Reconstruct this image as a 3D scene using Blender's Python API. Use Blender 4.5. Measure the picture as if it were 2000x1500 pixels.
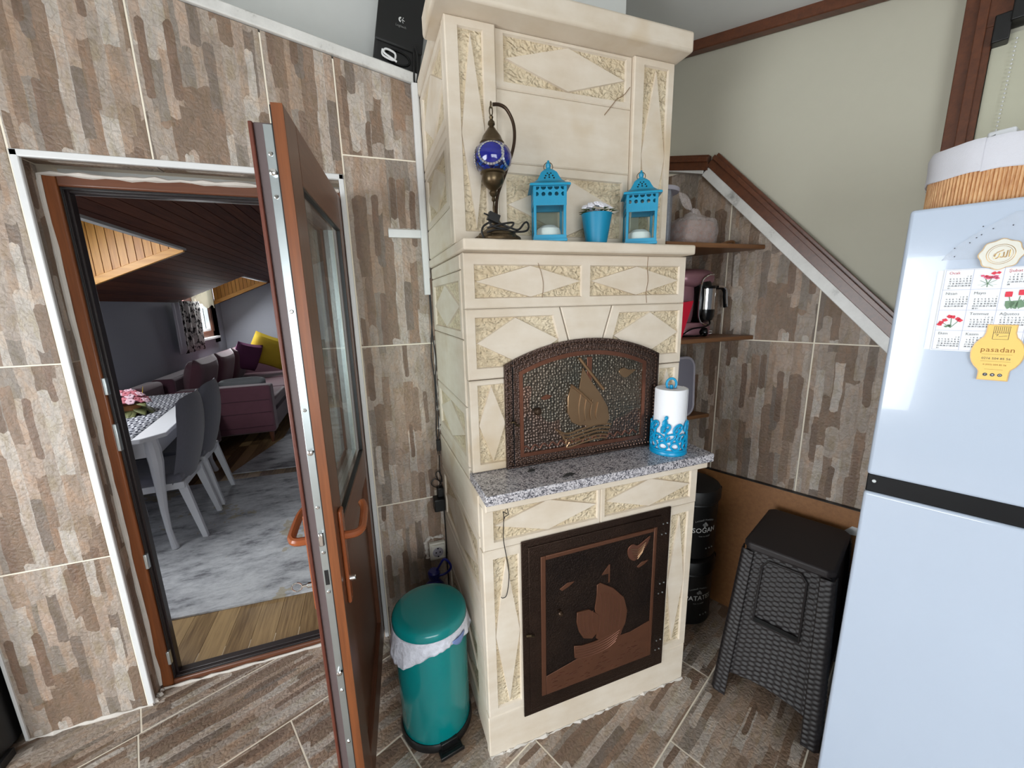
import bpy, bmesh, math, random
from mathutils import Vector, Matrix
from mathutils.geometry import tessellate_polygon
random.seed(7)
PI = math.pi
for o in list(bpy.data.objects): bpy.data.objects.remove(o)
COL = bpy.context.scene.collection
SC = bpy.context.scene

# ------------------------------------------------------------------ camera, world, lights, exposure
cam_d = bpy.data.cameras.new('camera'); cam = bpy.data.objects.new('camera', cam_d); COL.objects.link(cam)
cam_d.sensor_width = 36; cam_d.lens = 14.02; cam_d.clip_start = .02; cam_d.clip_end = 60
def cam_basis(pitch, roll, yaw):
    cy, sy = math.cos(yaw), math.sin(yaw)
    f0 = Vector((sy, cy, 0)); r0 = Vector((cy, -sy, 0)); up = Vector((0, 0, 1))
    fwd = f0*math.cos(pitch) - up*math.sin(pitch); dn = -up*math.cos(pitch) - f0*math.sin(pitch)
    r = r0*math.cos(roll) + dn*math.sin(roll); d = -r0*math.sin(roll) + dn*math.cos(roll)
    return r, -d, -fwd
cr, cu, cb = cam_basis(math.radians(11.651), math.radians(1.3386), math.radians(19.93))
cam.matrix_world = Matrix(((cr.x, cu.x, cb.x, 0), (cr.y, cu.y, cb.y, 0), (cr.z, cu.z, cb.z, 1.5), (0, 0, 0, 1)))
SC.camera = cam
SC.view_settings.view_transform = 'Standard'; SC.view_settings.look = 'None'
SC.view_settings.gamma = 1; SC.view_settings.use_curve_mapping = False
SC.view_settings.exposure = 0.0
w = bpy.data.worlds.new('daylight'); SC.world = w; w.use_nodes = True
w.node_tree.nodes['Background'].inputs[0].default_value = (.86, .92, 1, 1)
w.node_tree.nodes['Background'].inputs[1].default_value = 3.0
def area(name, loc, target, sx, sy, power, color=(1, 1, 1)):
    l = bpy.data.lights.new(name, 'AREA'); l.shape = 'RECTANGLE'; l.size = sx; l.size_y = sy; l.energy = power; l.color = color
    o = bpy.data.objects.new(name, l); COL.objects.link(o); o.location = loc
    o.rotation_euler = (Vector(target)-Vector(loc)).to_track_quat('-Z', 'Y').to_euler(); return o
# daylight through the kitchen's own windows (behind the camera) and the two dormer windows next door
area('daylight_left_window', (-2.5, -.15, 1.08), (0, .5, .1), 1.6, 1.5, 72, (.95, .975, 1))
area('daylight_rear_window', (-.2, -2.5, 1.08), (-.1, 0, .1), 2.1, 1.5, 53, (.96, .98, 1))
area('daylight_near_dormer', (-2.0, 2.8, 1.95), (-.6, 2.8, .3), 1.1, .45, 30, (.95, .975, 1))
area('daylight_far_dormer', (-1.95, 6.8, 1.62), (-1.0, 6.4, .5), .6, .5, 22, (.95, .98, 1))

# ------------------------------------------------------------------ materials
def s2l(c):
    return tuple(((v/255)/12.92 if v/255 <= .04045 else ((v/255+.055)/1.055)**2.4) for v in c) + (1,)
class G:
    """tiny node-graph helper"""
    def __init__(s, name):
        s.mt = bpy.data.materials.new(name); s.mt.use_nodes = True; s.nt = s.mt.node_tree
        s.b = s.nt.nodes['Principled BSDF']; s.co = None
    def n(s, t, **k):
        nd = s.nt.nodes.new(t)
        for a, v in k.items(): setattr(nd, a, v)
        return nd
    def put(s, sock, v):
        if isinstance(v, bpy.types.NodeSocket): s.nt.links.new(v, sock)
        elif v is not None: sock.default_value = v
    def m(s, op, a, b=None, c=None):
        nd = s.n('ShaderNodeMath', operation=op); s.put(nd.inputs[0], a)
        if b is not None: s.put(nd.inputs[1], b)
        if c is not None: s.put(nd.inputs[2], c)
        return nd.outputs[0]
    def vm(s, op, a, b=None):
        nd = s.n('ShaderNodeVectorMath', operation=op); s.put(nd.inputs[0], a)
        if b is not None: s.put(nd.inputs[1], b)
        return nd.outputs[0]
    def obj(s):
        if s.co is None: s.co = s.n('ShaderNodeTexCoord').outputs['Object']
        return s.co
    def xyz(s, v):
        nd = s.n('ShaderNodeSeparateXYZ'); s.put(nd.inputs[0], v); return nd.outputs
    def comb(s, x=0, y=0, z=0):
        nd = s.n('ShaderNodeCombineXYZ'); s.put(nd.inputs[0], x); s.put(nd.inputs[1], y); s.put(nd.inputs[2], z); return nd.outputs[0]
    def noise(s, vec, scale, detail=3, rough=.55, out=0):
        nd = s.n('ShaderNodeTexNoise'); s.put(nd.inputs['Vector'], vec); nd.inputs['Scale'].default_value = scale
        nd.inputs['Detail'].default_value = detail; nd.inputs['Roughness'].default_value = rough; return nd.outputs[out]
    def vor(s, vec, scale, feature='F1', out='Distance', rnd=1):
        nd = s.n('ShaderNodeTexVoronoi', feature=feature); s.put(nd.inputs['Vector'], vec); nd.inputs['Scale'].default_value = scale
        nd.inputs['Randomness'].default_value = rnd; return nd.outputs[out]
    def white(s, x, y, z=0, out='Value'):
        nd = s.n('ShaderNodeTexWhiteNoise', noise_dimensions='3D'); s.put(nd.inputs['Vector'], s.comb(x, y, z)); return nd.outputs[out]
    def ramp(s, f, stops, const=False):
        nd = s.n('ShaderNodeValToRGB'); cr_ = nd.color_ramp
        cr_.interpolation = 'CONSTANT' if const else 'LINEAR'
        while len(cr_.elements) < len(stops): cr_.elements.new(.5)
        for e, (p, c) in zip(cr_.elements, stops):
            e.position = p; e.color = s2l(c) if len(c) == 3 else c
        s.put(nd.inputs[0], f); return nd.outputs[0]
    def mix(s, f, a, b, mode='MIX'):
        nd = s.n('ShaderNodeMix', data_type='RGBA', blend_type=mode)
        s.put(nd.inputs[0], f); s.put(nd.inputs[6], a); s.put(nd.inputs[7], b); return nd.outputs[2]
    def gray(s, v):  # float to colour
        return s.comb(v, v, v)
    def bump(s, h, strength=.3, dist=.002, prev=None):
        nd = s.n('ShaderNodeBump'); nd.inputs['Strength'].default_value = strength; nd.inputs['Distance'].default_value = dist
        s.put(nd.inputs['Height'], h)
        if prev is not None: s.put(nd.inputs['Normal'], prev)
        return nd.outputs[0]
    def fin(s, col=None, rough=.5, metal=0, norm=None, **k):
        s.put(s.b.inputs['Base Color'], col); s.put(s.b.inputs['Roughness'], rough); s.put(s.b.inputs['Metallic'], metal)
        if norm is not None: s.put(s.b.inputs['Normal'], norm)
        for a, v in k.items(): s.put(s.b.inputs[a.replace('_', ' ')], v)
        return s.mt
def plain(name, rgb, rough=.5, metal=0, var=.06, nscale=30, bump=0, bscale=200, **k):
    g = G(name); n = g.noise(g.obj(), nscale)
    f = g.m('MULTIPLY_ADD', n, var*2, 1-var)
    c = g.mix(1, s2l(rgb), g.gray(f), 'MULTIPLY')
    nm = g.bump(g.noise(g.obj(), bscale, 2), bump, .001) if bump else None
    return g.fin(c, rough, metal, nm, **k)
def stretch(g, sx, sy, sz): return g.vm('MULTIPLY', g.obj(), (sx, sy, sz))
def wood(name, c1, c2, axis='z', rough=.35, scale=1, bump=.08, rand=0, **k):
    g = G(name); sc = {'x': (3, 60, 60), 'y': (60, 3, 60), 'z': (60, 60, 3)}[axis]
    v = stretch(g, *[a*scale for a in sc])
    if rand:
        r = g.n('ShaderNodeObjectInfo').outputs['Random']; v = g.vm('ADD', v, g.comb(g.m('MULTIPLY', r, 37), g.m('MULTIPLY', r, 91), 0))
    n1 = g.noise(v, 1, 4, .6); n2 = g.noise(v, 3.1, 2)
    f = g.m('MULTIPLY_ADD', n2, .35, g.m('MULTIPLY', n1, .75))
    if rand: f = g.m('ADD', f, g.m('MULTIPLY', g.m('SUBTRACT', r, .5), rand))
    c = g.ramp(f, [(.3, c1), (.72, c2)])
    return g.fin(c, rough, 0, g.bump(n1, bump, .001), **k)

def tile_mat(name, tone=1.0):
    """printed split-stone strips running along local y; relief follows the print"""
    g = G(name); x0, y0, z0 = g.xyz(g.obj())
    rnd = g.n('ShaderNodeObjectInfo').outputs['Random']
    sh = g.m('MULTIPLY', g.m('FLOOR', g.m('MULTIPLY', rnd, 5)), 7.31)
    nx = g.noise(g.comb(g.m('MULTIPLY', x0, 14), g.m('MULTIPLY', y0, 9), sh), 1, 3)
    ny = g.noise(g.comb(g.m('MULTIPLY', x0, 40), g.m('MULTIPLY', y0, 20), g.m('ADD', sh, 5)), 1, 2)
    x = g.m('ADD', x0, g.m('MULTIPLY', g.m('SUBTRACT', nx, .5), .018))
    y = g.m('ADD', y0, g.m('MULTIPLY', g.m('SUBTRACT', ny, .5), .024))
    def cells(w, L, seed, curve=1.0):
        u = g.m('ADD', g.m('DIVIDE', x, w), seed*.37); ci = g.m('FLOOR', u); fx = g.m('SUBTRACT', g.m('SUBTRACT', u, ci), .5)
        r = g.white(ci, sh, seed); v = g.m('ADD', g.m('DIVIDE', y, L), g.m('MULTIPLY', r, 9))
        v = g.m('ADD', v, g.m('MULTIPLY', g.m('MULTIPLY', fx, fx), g.m('MULTIPLY', g.m('SUBTRACT', r, .5), curve*2.4*w/L)))
        vi = g.m('FLOOR', v); fy = g.m('SUBTRACT', g.m('SUBTRACT', v, vi), .5)
        return ci, vi, fx, fy
    cA = cells(.041, .29, 1); rA = g.white(cA[0], cA[1], g.m('ADD', sh, 3))
    cB = cells(.029, .19, 2, 1.6); rB = g.white(cB[0], cB[1], g.m('ADD', sh, 11)); pB = g.white(cB[0], cB[1], g.m('ADD', sh, 23))
    cC = cells(.070, .36, 3, 0); rC = g.white(cC[0], cC[1], g.m('ADD', sh, 31)); pC = g.white(cC[0], cC[1], g.m('ADD', sh, 43))
    T = lambda c: tuple(min(255, (v*.80+(sum(c)/3)*.20)*tone) for v in c)
    pal = [(0, T((172, 154, 138))), (.13, T((139, 112, 90))), (.26, T((187, 171, 156))), (.40, T((150, 138, 126))), (.52, T((176, 150, 128))),
           (.64, T((203, 193, 182))), (.76, T((160, 130, 106))), (.87, T((182, 166, 152)))]
    a = g.ramp(rA, pal, True)
    b = g.ramp(rB, [(0, T((200, 189, 178))), (.25, T((150, 122, 100))), (.45, T((178, 163, 149))), (.65, T((132, 116, 104))), (.82, T((190, 166, 147)))], True)
    mB = g.m('GREATER_THAN', pB, .58)
    c1 = g.mix(mB, a, b)
    # slim round-ended strips
    px = g.m('MULTIPLY', cC[2], .070); py = g.m('MULTIPLY', cC[3], .36)
    dy = g.m('MAXIMUM', g.m('SUBTRACT', g.m('ABSOLUTE', py), g.m('MULTIPLY_ADD', rC, .07, .05)), 0)
    d = g.m('SQRT', g.m('ADD', g.m('MULTIPLY', px, px), g.m('MULTIPLY', dy, dy)))
    mC = g.m('MULTIPLY', g.m('LESS_THAN', d, g.m('MULTIPLY_ADD', pC, .008, .005)), g.m('GREATER_THAN', pC, .35))
    c = g.ramp(rC, [(0, T((126, 99, 80))), (.35, T((206, 197, 187))), (.6, T((134, 104, 84))), (.8, T((196, 178, 163)))], True)
    c2 = g.mix(mC, c1, c)
    # mottling
    n1 = g.noise(g.comb(g.m('MULTIPLY', x0, 26), g.m('MULTIPLY', y0, 9), sh), 1, 5, .65)
    n2 = g.noise(g.obj(), 95, 3, .6)
    f = g.m('ADD', g.m('MULTIPLY_ADD', n1, .85, .36), g.m('MULTIPLY', n2, .40))
    c3 = g.mix(1, c2, g.gray(f), 'MULTIPLY')
    hue = g.noise(g.vm('MULTIPLY', g.obj(), (34, 11, 1)), 1, 4, .6)
    c3 = g.mix(1, c3, g.ramp(hue, [(.35, (255, 240, 226)), (.5, (246, 244, 244)), (.66, (226, 218, 200))]), 'MULTIPLY')
    wv = g.vm('ADD', g.obj(), g.vm('MULTIPLY', g.n('ShaderNodeTexNoise').outputs[1], (.03, .03, .03)))
    crk = g.vor(wv, 34, 'DISTANCE_TO_EDGE')
    c3 = g.mix(g.m('MULTIPLY', g.m('LESS_THAN', crk, .035), .22), c3, s2l(T((96, 80, 68))))
    soft = g.noise(g.vm('MULTIPLY', g.obj(), (10, 4, 1)), 1, 3)
    c3 = g.mix(g.m('MULTIPLY', soft, .22), c3, s2l(T((172, 152, 132))))
    hgt = g.m('ADD', g.m('MULTIPLY', g.mix(mC, g.gray(rA), g.gray(rC)), .35), g.m('MULTIPLY', g.vor(g.vm('ADD', g.obj(), g.vm('MULTIPLY', g.n('ShaderNodeTexNoise').outputs[1], (.02, .02, .02))), 60, 'DISTANCE_TO_EDGE'), 1.2))
    hgt = g.m('ADD', hgt, g.m('MULTIPLY', g.noise(g.vm('MULTIPLY', g.obj(), (1, .6, 1)), 110, 4, .75), 1.0))
    return g.fin(c3, g.m('MULTIPLY_ADD', n2, .2, .33), 0, g.bump(hgt, .85, .0035), Specular_IOR_Level=.45)

M = {}
M['wall_tile'] = tile_mat('wall_tile', .97)
M['floor_tile'] = tile_mat('floor_tile', .93)
M['grout'] = plain('grout', (236, 226, 208), .8, var=.02)
def stone_mat(name, rgb, rgb2, carved=False):
    g = G(name); n = g.noise(g.obj(), 7, 5, .6); n2 = g.noise(g.vm('MULTIPLY', g.obj(), (8, 8, 30)), 1, 4)
    c = g.ramp(g.m('MULTIPLY_ADD', n2, .4, g.m('MULTIPLY', n, .6)), [(.36, rgb), (.68, rgb2)])
    if carved:
        nd = g.n('ShaderNodeTexNoise'); g.put(nd.inputs['Vector'], g.obj()); nd.inputs['Scale'].default_value = 22
        v = g.vm('ADD', g.vm('MULTIPLY', g.obj(), (58, 58, 120)), g.vm('MULTIPLY', nd.outputs[1], (6, 6, 6)))
        h = g.m('ADD', g.vor(v, 1, 'SMOOTH_F1'), g.m('MULTIPLY', g.noise(g.obj(), 90, 3), .5))
        return g.fin(c, .8, 0, g.bump(h, 1.0, .010), Specular_IOR_Level=.25)
    st = g.noise(g.vm('ADD', g.obj(), (3, 7, 1)), 4.2, 3, .5)
    c = g.mix(g.m('MULTIPLY', g.m('GREATER_THAN', st, .60), g.m('MULTIPLY', g.m('SUBTRACT', st, .60), 3.5)), c, s2l((196, 168, 124)))
    return g.fin(c, .72, 0, g.bump(g.noise(g.obj(), 160, 4), .12, .001), Specular_IOR_Level=.3)
M['stone'] = stone_mat('cream_stone', (213, 198, 178), (227, 216, 201))
M['carved'] = stone_mat('chiselled_stone', (206, 186, 154), (231, 217, 191), True)
def granite():
    g = G('granite'); v = g.obj()
    c1 = g.vor(v, 270, out='Color'); f = g.xyz(c1)[0]
    c = g.ramp(g.m('MULTIPLY_ADD', g.noise(v, 60, 2), .5, g.m('MULTIPLY', f, .62)), [(0, (52, 52, 58)), (.30, (84, 84, 92)), (.40, (132, 130, 136)), (.55, (168, 164, 168)), (.72, (206, 202, 206))])
    return g.fin(c, .22, 0, None)
M['granite'] = granite()
def marble():
    g = G('marble'); v = g.obj(); n = g.noise(v, 9, 6, .7)
    c = g.ramp(n, [(.3, (150, 148, 144)), (.42, (208, 206, 202)), (.7, (226, 224, 220))])
    return g.fin(c, .35)
M['marble'] = marble()
M['white_pvc'] = plain('white_plastic_profile', (222, 222, 222), .35, var=.03)
M['plaster'] = plain('rough_white_plaster', (205, 198, 190), .9, var=.12, bump=.6, bscale=60)
M['beige_wall'] = plain('beige_paint', (185, 181, 165), .75, var=.02, bump=.05)
M['white_wall'] = plain('white_paint', (206, 207, 204), .8, var=.02)
M['grey_wall'] = plain('grey_blue_paint', (160, 163, 174), .7, var=.03)
M['mahogany'] = wood('mahogany_foil', (88, 54, 38), (114, 73, 52), 'z', .32)
M['mahogany_x'] = wood('mahogany_foil_level', (86, 50, 34), (112, 68, 46), 'x', .35)
M['moulding_brown'] = wood('dark_brown_moulding', (74, 42, 28), (104, 60, 38), 'x', .3)
M['mahogany_y'] = wood('mahogany_foil_depth', (86, 50, 34), (112, 68, 46), 'y', .35)
M['lit_mahogany'] = wood('lit_mahogany_foil', (102, 56, 30), (136, 78, 42), 'z', .35)  # brown foil turned orange: the light on the left jamb is in the colour
M['red_lip'] = wood('dark_red_foil', (84, 42, 32), (110, 58, 44), 'z', .35)
M['gasket'] = plain('black_rubber', (22, 21, 22), .45)
M['frame_dark'] = plain('dark_frame_rebate', (38, 30, 30), .35)
M['body_grey'] = plain('brown_grey_plastic', (98, 84, 84), .4)
M['steel'] = plain('zinc_steel', (196, 204, 206), .3, .9, var=.12, nscale=14)
M['chrome'] = plain('chrome', (225, 225, 225), .1, 1)
M['handle_brown'] = plain('brown_enamel', (150, 80, 44), .22, var=.05)
M['dark_ceiling'] = wood('dark_brown_board', (72, 40, 30), (112, 66, 46), 'y', .6, rand=.3, Specular_IOR_Level=.25)
M['pine'] = wood('varnished_pine', (172, 110, 42), (208, 150, 70), 'z', .4, rand=.25)
M['pine_x'] = wood('varnished_pine_beam', (184, 124, 54), (216, 160, 82), 'x', .4)
M['laminate'] = wood('laminate_plank', (108, 82, 52), (176, 146, 102), 'y', .35, .9, .05, rand=.5)
M['shelf'] = wood('brown_shelf_board', (104, 70, 44), (134, 92, 58), 'x', .4)
M['panel_wood'] = wood('orange_brown_board', (128, 86, 50), (152, 104, 62), 'x', .5)
M['white_paint'] = plain('white_lacquer', (226, 228, 232), .3, var=.02)
M['chair_grey'] = plain('grey_velvet', (104, 104, 114), .9, var=.1, nscale=60, bump=.2, Sheen_Weight=.4)
M['plum'] = plain('plum_velvet', (98, 58, 70), .9, var=.14, nscale=18, bump=.2, Sheen_Weight=.5)
M['plum_dark'] = plain('dark_plum_velvet', (74, 40, 54), .9, var=.12, Sheen_Weight=.4)
M['purple'] = plain('purple_cloth', (96, 48, 84), .85)
M['mustard'] = plain('mustard_cloth', (188, 160, 40), .85)
M['green_cloth'] = plain('dark_green_cloth', (40, 60, 48), .85)
M['grey_cloth'] = plain('pale_grey_cloth', (128, 132, 134), .85)
M['teal'] = plain('teal_enamel', (0, 132, 134), .22, var=.04, nscale=6, Coat_Weight=.3)
M['turquoise'] = plain('turquoise_enamel', (10, 138, 176), .35, var=.03)
M['pot_blue'] = plain('turquoise_plastic', (0, 130, 168), .45, var=.02)
M['holder_blue'] = plain('bright_blue_plastic', (0, 150, 200), .3, var=.02)
M['black'] = plain('black_plastic', (18, 18, 19), .4)
M['black_gloss'] = plain('black_gloss', (8, 8, 9), .2, Specular_IOR_Level=.3)
M['black_metal'] = plain('black_painted_tin', (12, 12, 12), .5)
M['dark_hole'] = plain('dark_opening', (4, 4, 4), .9)
M['paper'] = plain('white_paper', (238, 240, 244), .9, var=.02)
M['tissue'] = plain('white_tissue', (240, 241, 246), .95, var=.02, bump=.2, bscale=300)
M['fridge'] = plain('white_gloss_enamel', (186, 198, 216), .14, var=.008, Coat_Weight=.5)
M['cord'] = plain('black_cord', (20, 18, 17), .5)
M['brass'] = plain('aged_bronze', (92, 78, 58), .32, .85, var=.3, nscale=40, bump=.3, bscale=120)
M['brass_dark'] = plain('dark_bronze', (66, 50, 38), .38, .7, var=.2)
M['candle'] = plain('white_wax', (240, 240, 240), .6)
M['leaf_green'] = plain('leaf_green', (62, 74, 36), .6, var=.3)
M['leaf_pale'] = plain('dull_green_leaf', (124, 128, 84), .6, var=.2)
M['petal_white'] = plain('white_petal', (232, 230, 238), .7, var=.05)
M['petal_pink'] = plain('pink_petal', (196, 116, 128), .75, var=.15, nscale=40)
M['petal_pale'] = plain('pale_pink_petal', (226, 190, 202), .75, var=.1)
M['terracotta'] = plain('terracotta', (156, 104, 58), .8)
M['fabric_white'] = plain('white_lining_cloth', (208, 208, 216), .9, var=.04, bump=.3, bscale=400)
M['rattan'] = plain('black_brown_rattan_plastic', (31, 27, 28), .5, var=.1)
M['stool_top'] = plain('black_brown_stool_top', (38, 33, 34), .6, bump=.3, bscale=260)
M['sticker'] = plain('white_sticker', (206, 206, 206), .6)
M['text_white'] = plain('white_print', (206, 206, 204), .6, var=.02)
M['text_grey'] = plain('dim_white_print', (120, 120, 118), .6, var=.02)
M['text_dark'] = plain('dark_print', (70, 70, 78), .7, var=.02)
M['text_red'] = plain('red_print', (196, 84, 92), .7, var=.02)
M['line_blue'] = plain('pale_blue_rule', (176, 182, 212), .7, var=.02)
M['text_brown'] = plain('brown_print', (150, 96, 30), .7, var=.02)
M['yellow_card'] = plain('yellow_card', (240, 202, 110), .5, var=.03)
M['red_print'] = plain('red_flower_print', (222, 62, 80), .7, var=.2, nscale=200)
M['pink_print'] = plain('pink_flower_print', (228, 110, 140), .7, var=.2, nscale=200)
M['green_print'] = plain('green_leaf_print', (118, 148, 120), .7, var=.2, nscale=200)
M['porcelain'] = plain('cream_porcelain', (224, 222, 212), .25, var=.03)
M['gold'] = plain('gold_rim', (196, 160, 108), .3, .6)
M['socket'] = plain('ivory_socket', (220, 217, 206), .35, var=.02)
M['navy'] = plain('dark_blue_plastic', (22, 30, 110), .35)
M['bag_blue'] = plain('blue_print', (120, 142, 196), .5)
M['tray_grey'] = plain('grey_plastic_tray', (128, 126, 138), .4, var=.02)
M['tray_rim'] = plain('pale_grey_tray_rim', (168, 164, 174), .4, var=.02)
M['rose'] = plain('rose_metallic_plastic', (146, 104, 112), .3, .3, var=.05)
M['red'] = plain('red_plastic', (200, 20, 50), .35)
M['red_rag'] = plain('dusky_contents', (164, 132, 120), .8, var=.3, nscale=25)
M['pink_house'] = plain('pink_render', (226, 150, 140), .9)
M['blind'] = plain('beige_roller_blind', (190, 188, 168), .8, var=.02, bump=.1, bscale=300)
M['granite_chip'] = plain('charred_stick', (30, 28, 26), .8)
def bamboo():
    g = G('bamboo_slat'); r = g.n('ShaderNodeObjectInfo').outputs['Random']
    v = g.vm('ADD', stretch(g, 300, 300, 40), g.comb(g.m('MULTIPLY', r, 50), 0, 0))
    return g.fin(g.ramp(g.noise(v, 1, 3), [(.3, (176, 118, 72)), (.7, (222, 178, 128))]), .5)
M['bamboo'] = bamboo(); M['bamboo_dark'] = plain('bamboo_backing', (112, 66, 36), .7)
def glassy(name, tint=(1, 1, 1, 1), rough=0.0, mixf=None, ior=1.45):
    g = G(name); nt = g.nt; out = nt.nodes['Material Output']
    tr = g.n('ShaderNodeBsdfTransparent'); tr.inputs[0].default_value = tint
    gl = g.n('ShaderNodeBsdfGlossy'); gl.inputs['Roughness'].default_value = rough
    fr = g.n('ShaderNodeFresnel'); fr.inputs[0].default_value = ior
    ms = g.n('ShaderNodeMixShader'); bf = g.n('ShaderNodeNewGeometry').outputs['Backfacing']
    nt.links.new(g.m('MULTIPLY', fr.outputs[0], g.m('SUBTRACT', 1, bf)), ms.inputs[0])
    nt.links.new(tr.outputs[0], ms.inputs[1]); nt.links.new(gl.outputs[0], ms.inputs[2]); nt.links.new(ms.outputs[0], out.inputs[0]); return g.mt
M['glass'] = glassy('window_glass', (.93, .96, .95, 1), 0.0, None, 1.6)
def film(name, rgb, alpha, rough=.3):
    g = G(name); n = g.noise(g.obj(), 45, 4, .6)
    return g.fin(s2l(rgb), rough, 0, g.bump(n, .9, .006), Alpha=g.m('MULTIPLY_ADD', n, alpha, alpha*.5))
M['film'] = film('clear_plastic_film', (226, 230, 238), .11)
M['bag_film'] = film('crinkled_clear_bag', (220, 210, 208), .34)
M['liner'] = film('translucent_bin_liner', (222, 224, 236), .95, .45)
M['clear_tub'] = film('clear_tub_plastic', (160, 166, 176), .6)
def hammered(name, c1, c2, tint=None, scale=95, rough=.3, strength=.8):
    g = G(name); v = g.obj(); x, y, z = g.xyz(v)
    n = g.noise(v, 5, 4)
    c = g.ramp(n, [(.35, c1), (.65, c2)])
    if tint: c = g.mix(g.m('MULTIPLY', g.m('GREATER_THAN', g.noise(v, 3.2, 2), .45), .5), c, s2l(tint))
    h = g.vor(g.comb(x, z, 0), scale, rnd=.6)
    return g.fin(c, rough, .85, g.bump(g.m('MULTIPLY', h, -1), strength, .004))
M['copper_hammered'] = hammered('hammered_copper', (86, 76, 70), (116, 92, 80), (88, 92, 82), 105, .34, .9)
M['copper_frame'] = hammered('dark_copper_band', (78, 64, 58), (102, 82, 74), None, 150, .42, .6)
M['copper_bright'] = plain('bright_copper', (138, 92, 74), .3, .85, var=.15, nscale=8)
M['copper_sail'] = plain('olive_copper', (148, 120, 92), .33, .8, var=.22, nscale=10)
M['copper_wave'] = plain('red_copper_wave', (134, 94, 80), .33, .8, var=.25, nscale=12)
M['copper_bead'] = plain('polished_copper_bead', (120, 96, 84), .28, .9)
M['iron_hammered'] = hammered('dark_hammered_panel', (38, 30, 28), (54, 42, 36), None, 170, .5, .5)
M['iron_frame'] = hammered('dark_iron_frame', (52, 40, 34), (66, 50, 42), None, 210, .45, .4)
M['relief_copper'] = plain('worn_copper_relief', (96, 60, 42), .5, .45, var=.25, nscale=14, bump=.4, bscale=90)
def mosaic():
    g = G('blue_mosaic_glass'); v = g.obj()
    c = g.vor(v, 120, out='Color'); f = g.xyz(c)[0]
    col = g.ramp(f, [(0, (8, 14, 70)), (.35, (14, 34, 130)), (.7, (26, 70, 150)), (.9, (10, 16, 60))], True)
    e = g.vor(v, 120, 'DISTANCE_TO_EDGE')
    return g.fin(g.mix(g.m('LESS_THAN', e, .05), col, s2l((30, 36, 60))), .12, 0, g.bump(e, .6, .002), Coat_Weight=.6)
M['mosaic'] = mosaic(); M['mosaic_blue'] = plain('cobalt_disc', (14, 22, 128), .1, var=.4, nscale=90, Coat_Weight=.6)
M['mirror_bit'] = plain('silver_mosaic', (216, 218, 222), .15, .7)
def rug_mat():
    g = G('distressed_rug'); v = g.obj(); a = g.noise(g.vm('MULTIPLY', v, (2.2, 5, 1)), 1.6, 8, .75); b = g.noise(v, 2.2, 5, .7)
    c = g.ramp(a, [(.36, (120, 120, 124)), (.46, (176, 178, 182)), (.58, (206, 208, 210)), (.72, (168, 170, 174))])
    m = g.m('MULTIPLY', g.m('GREATER_THAN', b, .60), .55); c = g.mix(m, c, s2l((172, 156, 116)))
    return g.fin(c, .95, 0, g.bump(g.noise(v, 220, 2), .4, .003))
M['rug'] = rug_mat()
def runner_mat():
    g = G('trellis_runner_cloth'); v = g.vm('MULTIPLY', g.obj(), (1, .62, 1))
    d = g.vor(v, 17, rnd=0); l = g.m('LESS_THAN', g.m('ABSOLUTE', g.m('SUBTRACT', d, .34)), .085); l2 = g.m('GREATER_THAN', d, .60)
    return g.fin(g.mix(g.m('MAXIMUM', l, l2), s2l((62, 64, 78)), s2l((222, 224, 230))), .85)
M['runner'] = runner_mat()
def curtain_mat():
    g = G('black_floral_curtain'); v = g.vm('ADD', g.obj(), g.vm('MULTIPLY', g.n('ShaderNodeTexNoise').outputs[1], (.1, .1, .1)))
    n = g.noise(v, 16, 3, .6); return g.fin(g.mix(g.m('GREATER_THAN', n, .53), s2l((190, 186, 182)), s2l((24, 22, 22))), .9)
M['curtain'] = curtain_mat()
def lace():
    g = G('cream_lace'); a = g.n('ShaderNodeBsdfDiffuse'); a.inputs[0].default_value = s2l((236, 230, 214)); b = g.n('ShaderNodeBsdfTranslucent'); b.inputs[0].default_value = s2l((240, 234, 220))
    m_ = g.n('ShaderNodeMixShader'); m_.inputs[0].default_value = .6; g.nt.links.new(a.outputs[0], m_.inputs[1]); g.nt.links.new(b.outputs[0], m_.inputs[2]); g.nt.links.new(m_.outputs[0], g.nt.nodes['Material Output'].inputs[0]); return g.mt
M['lace'] = lace()

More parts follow.
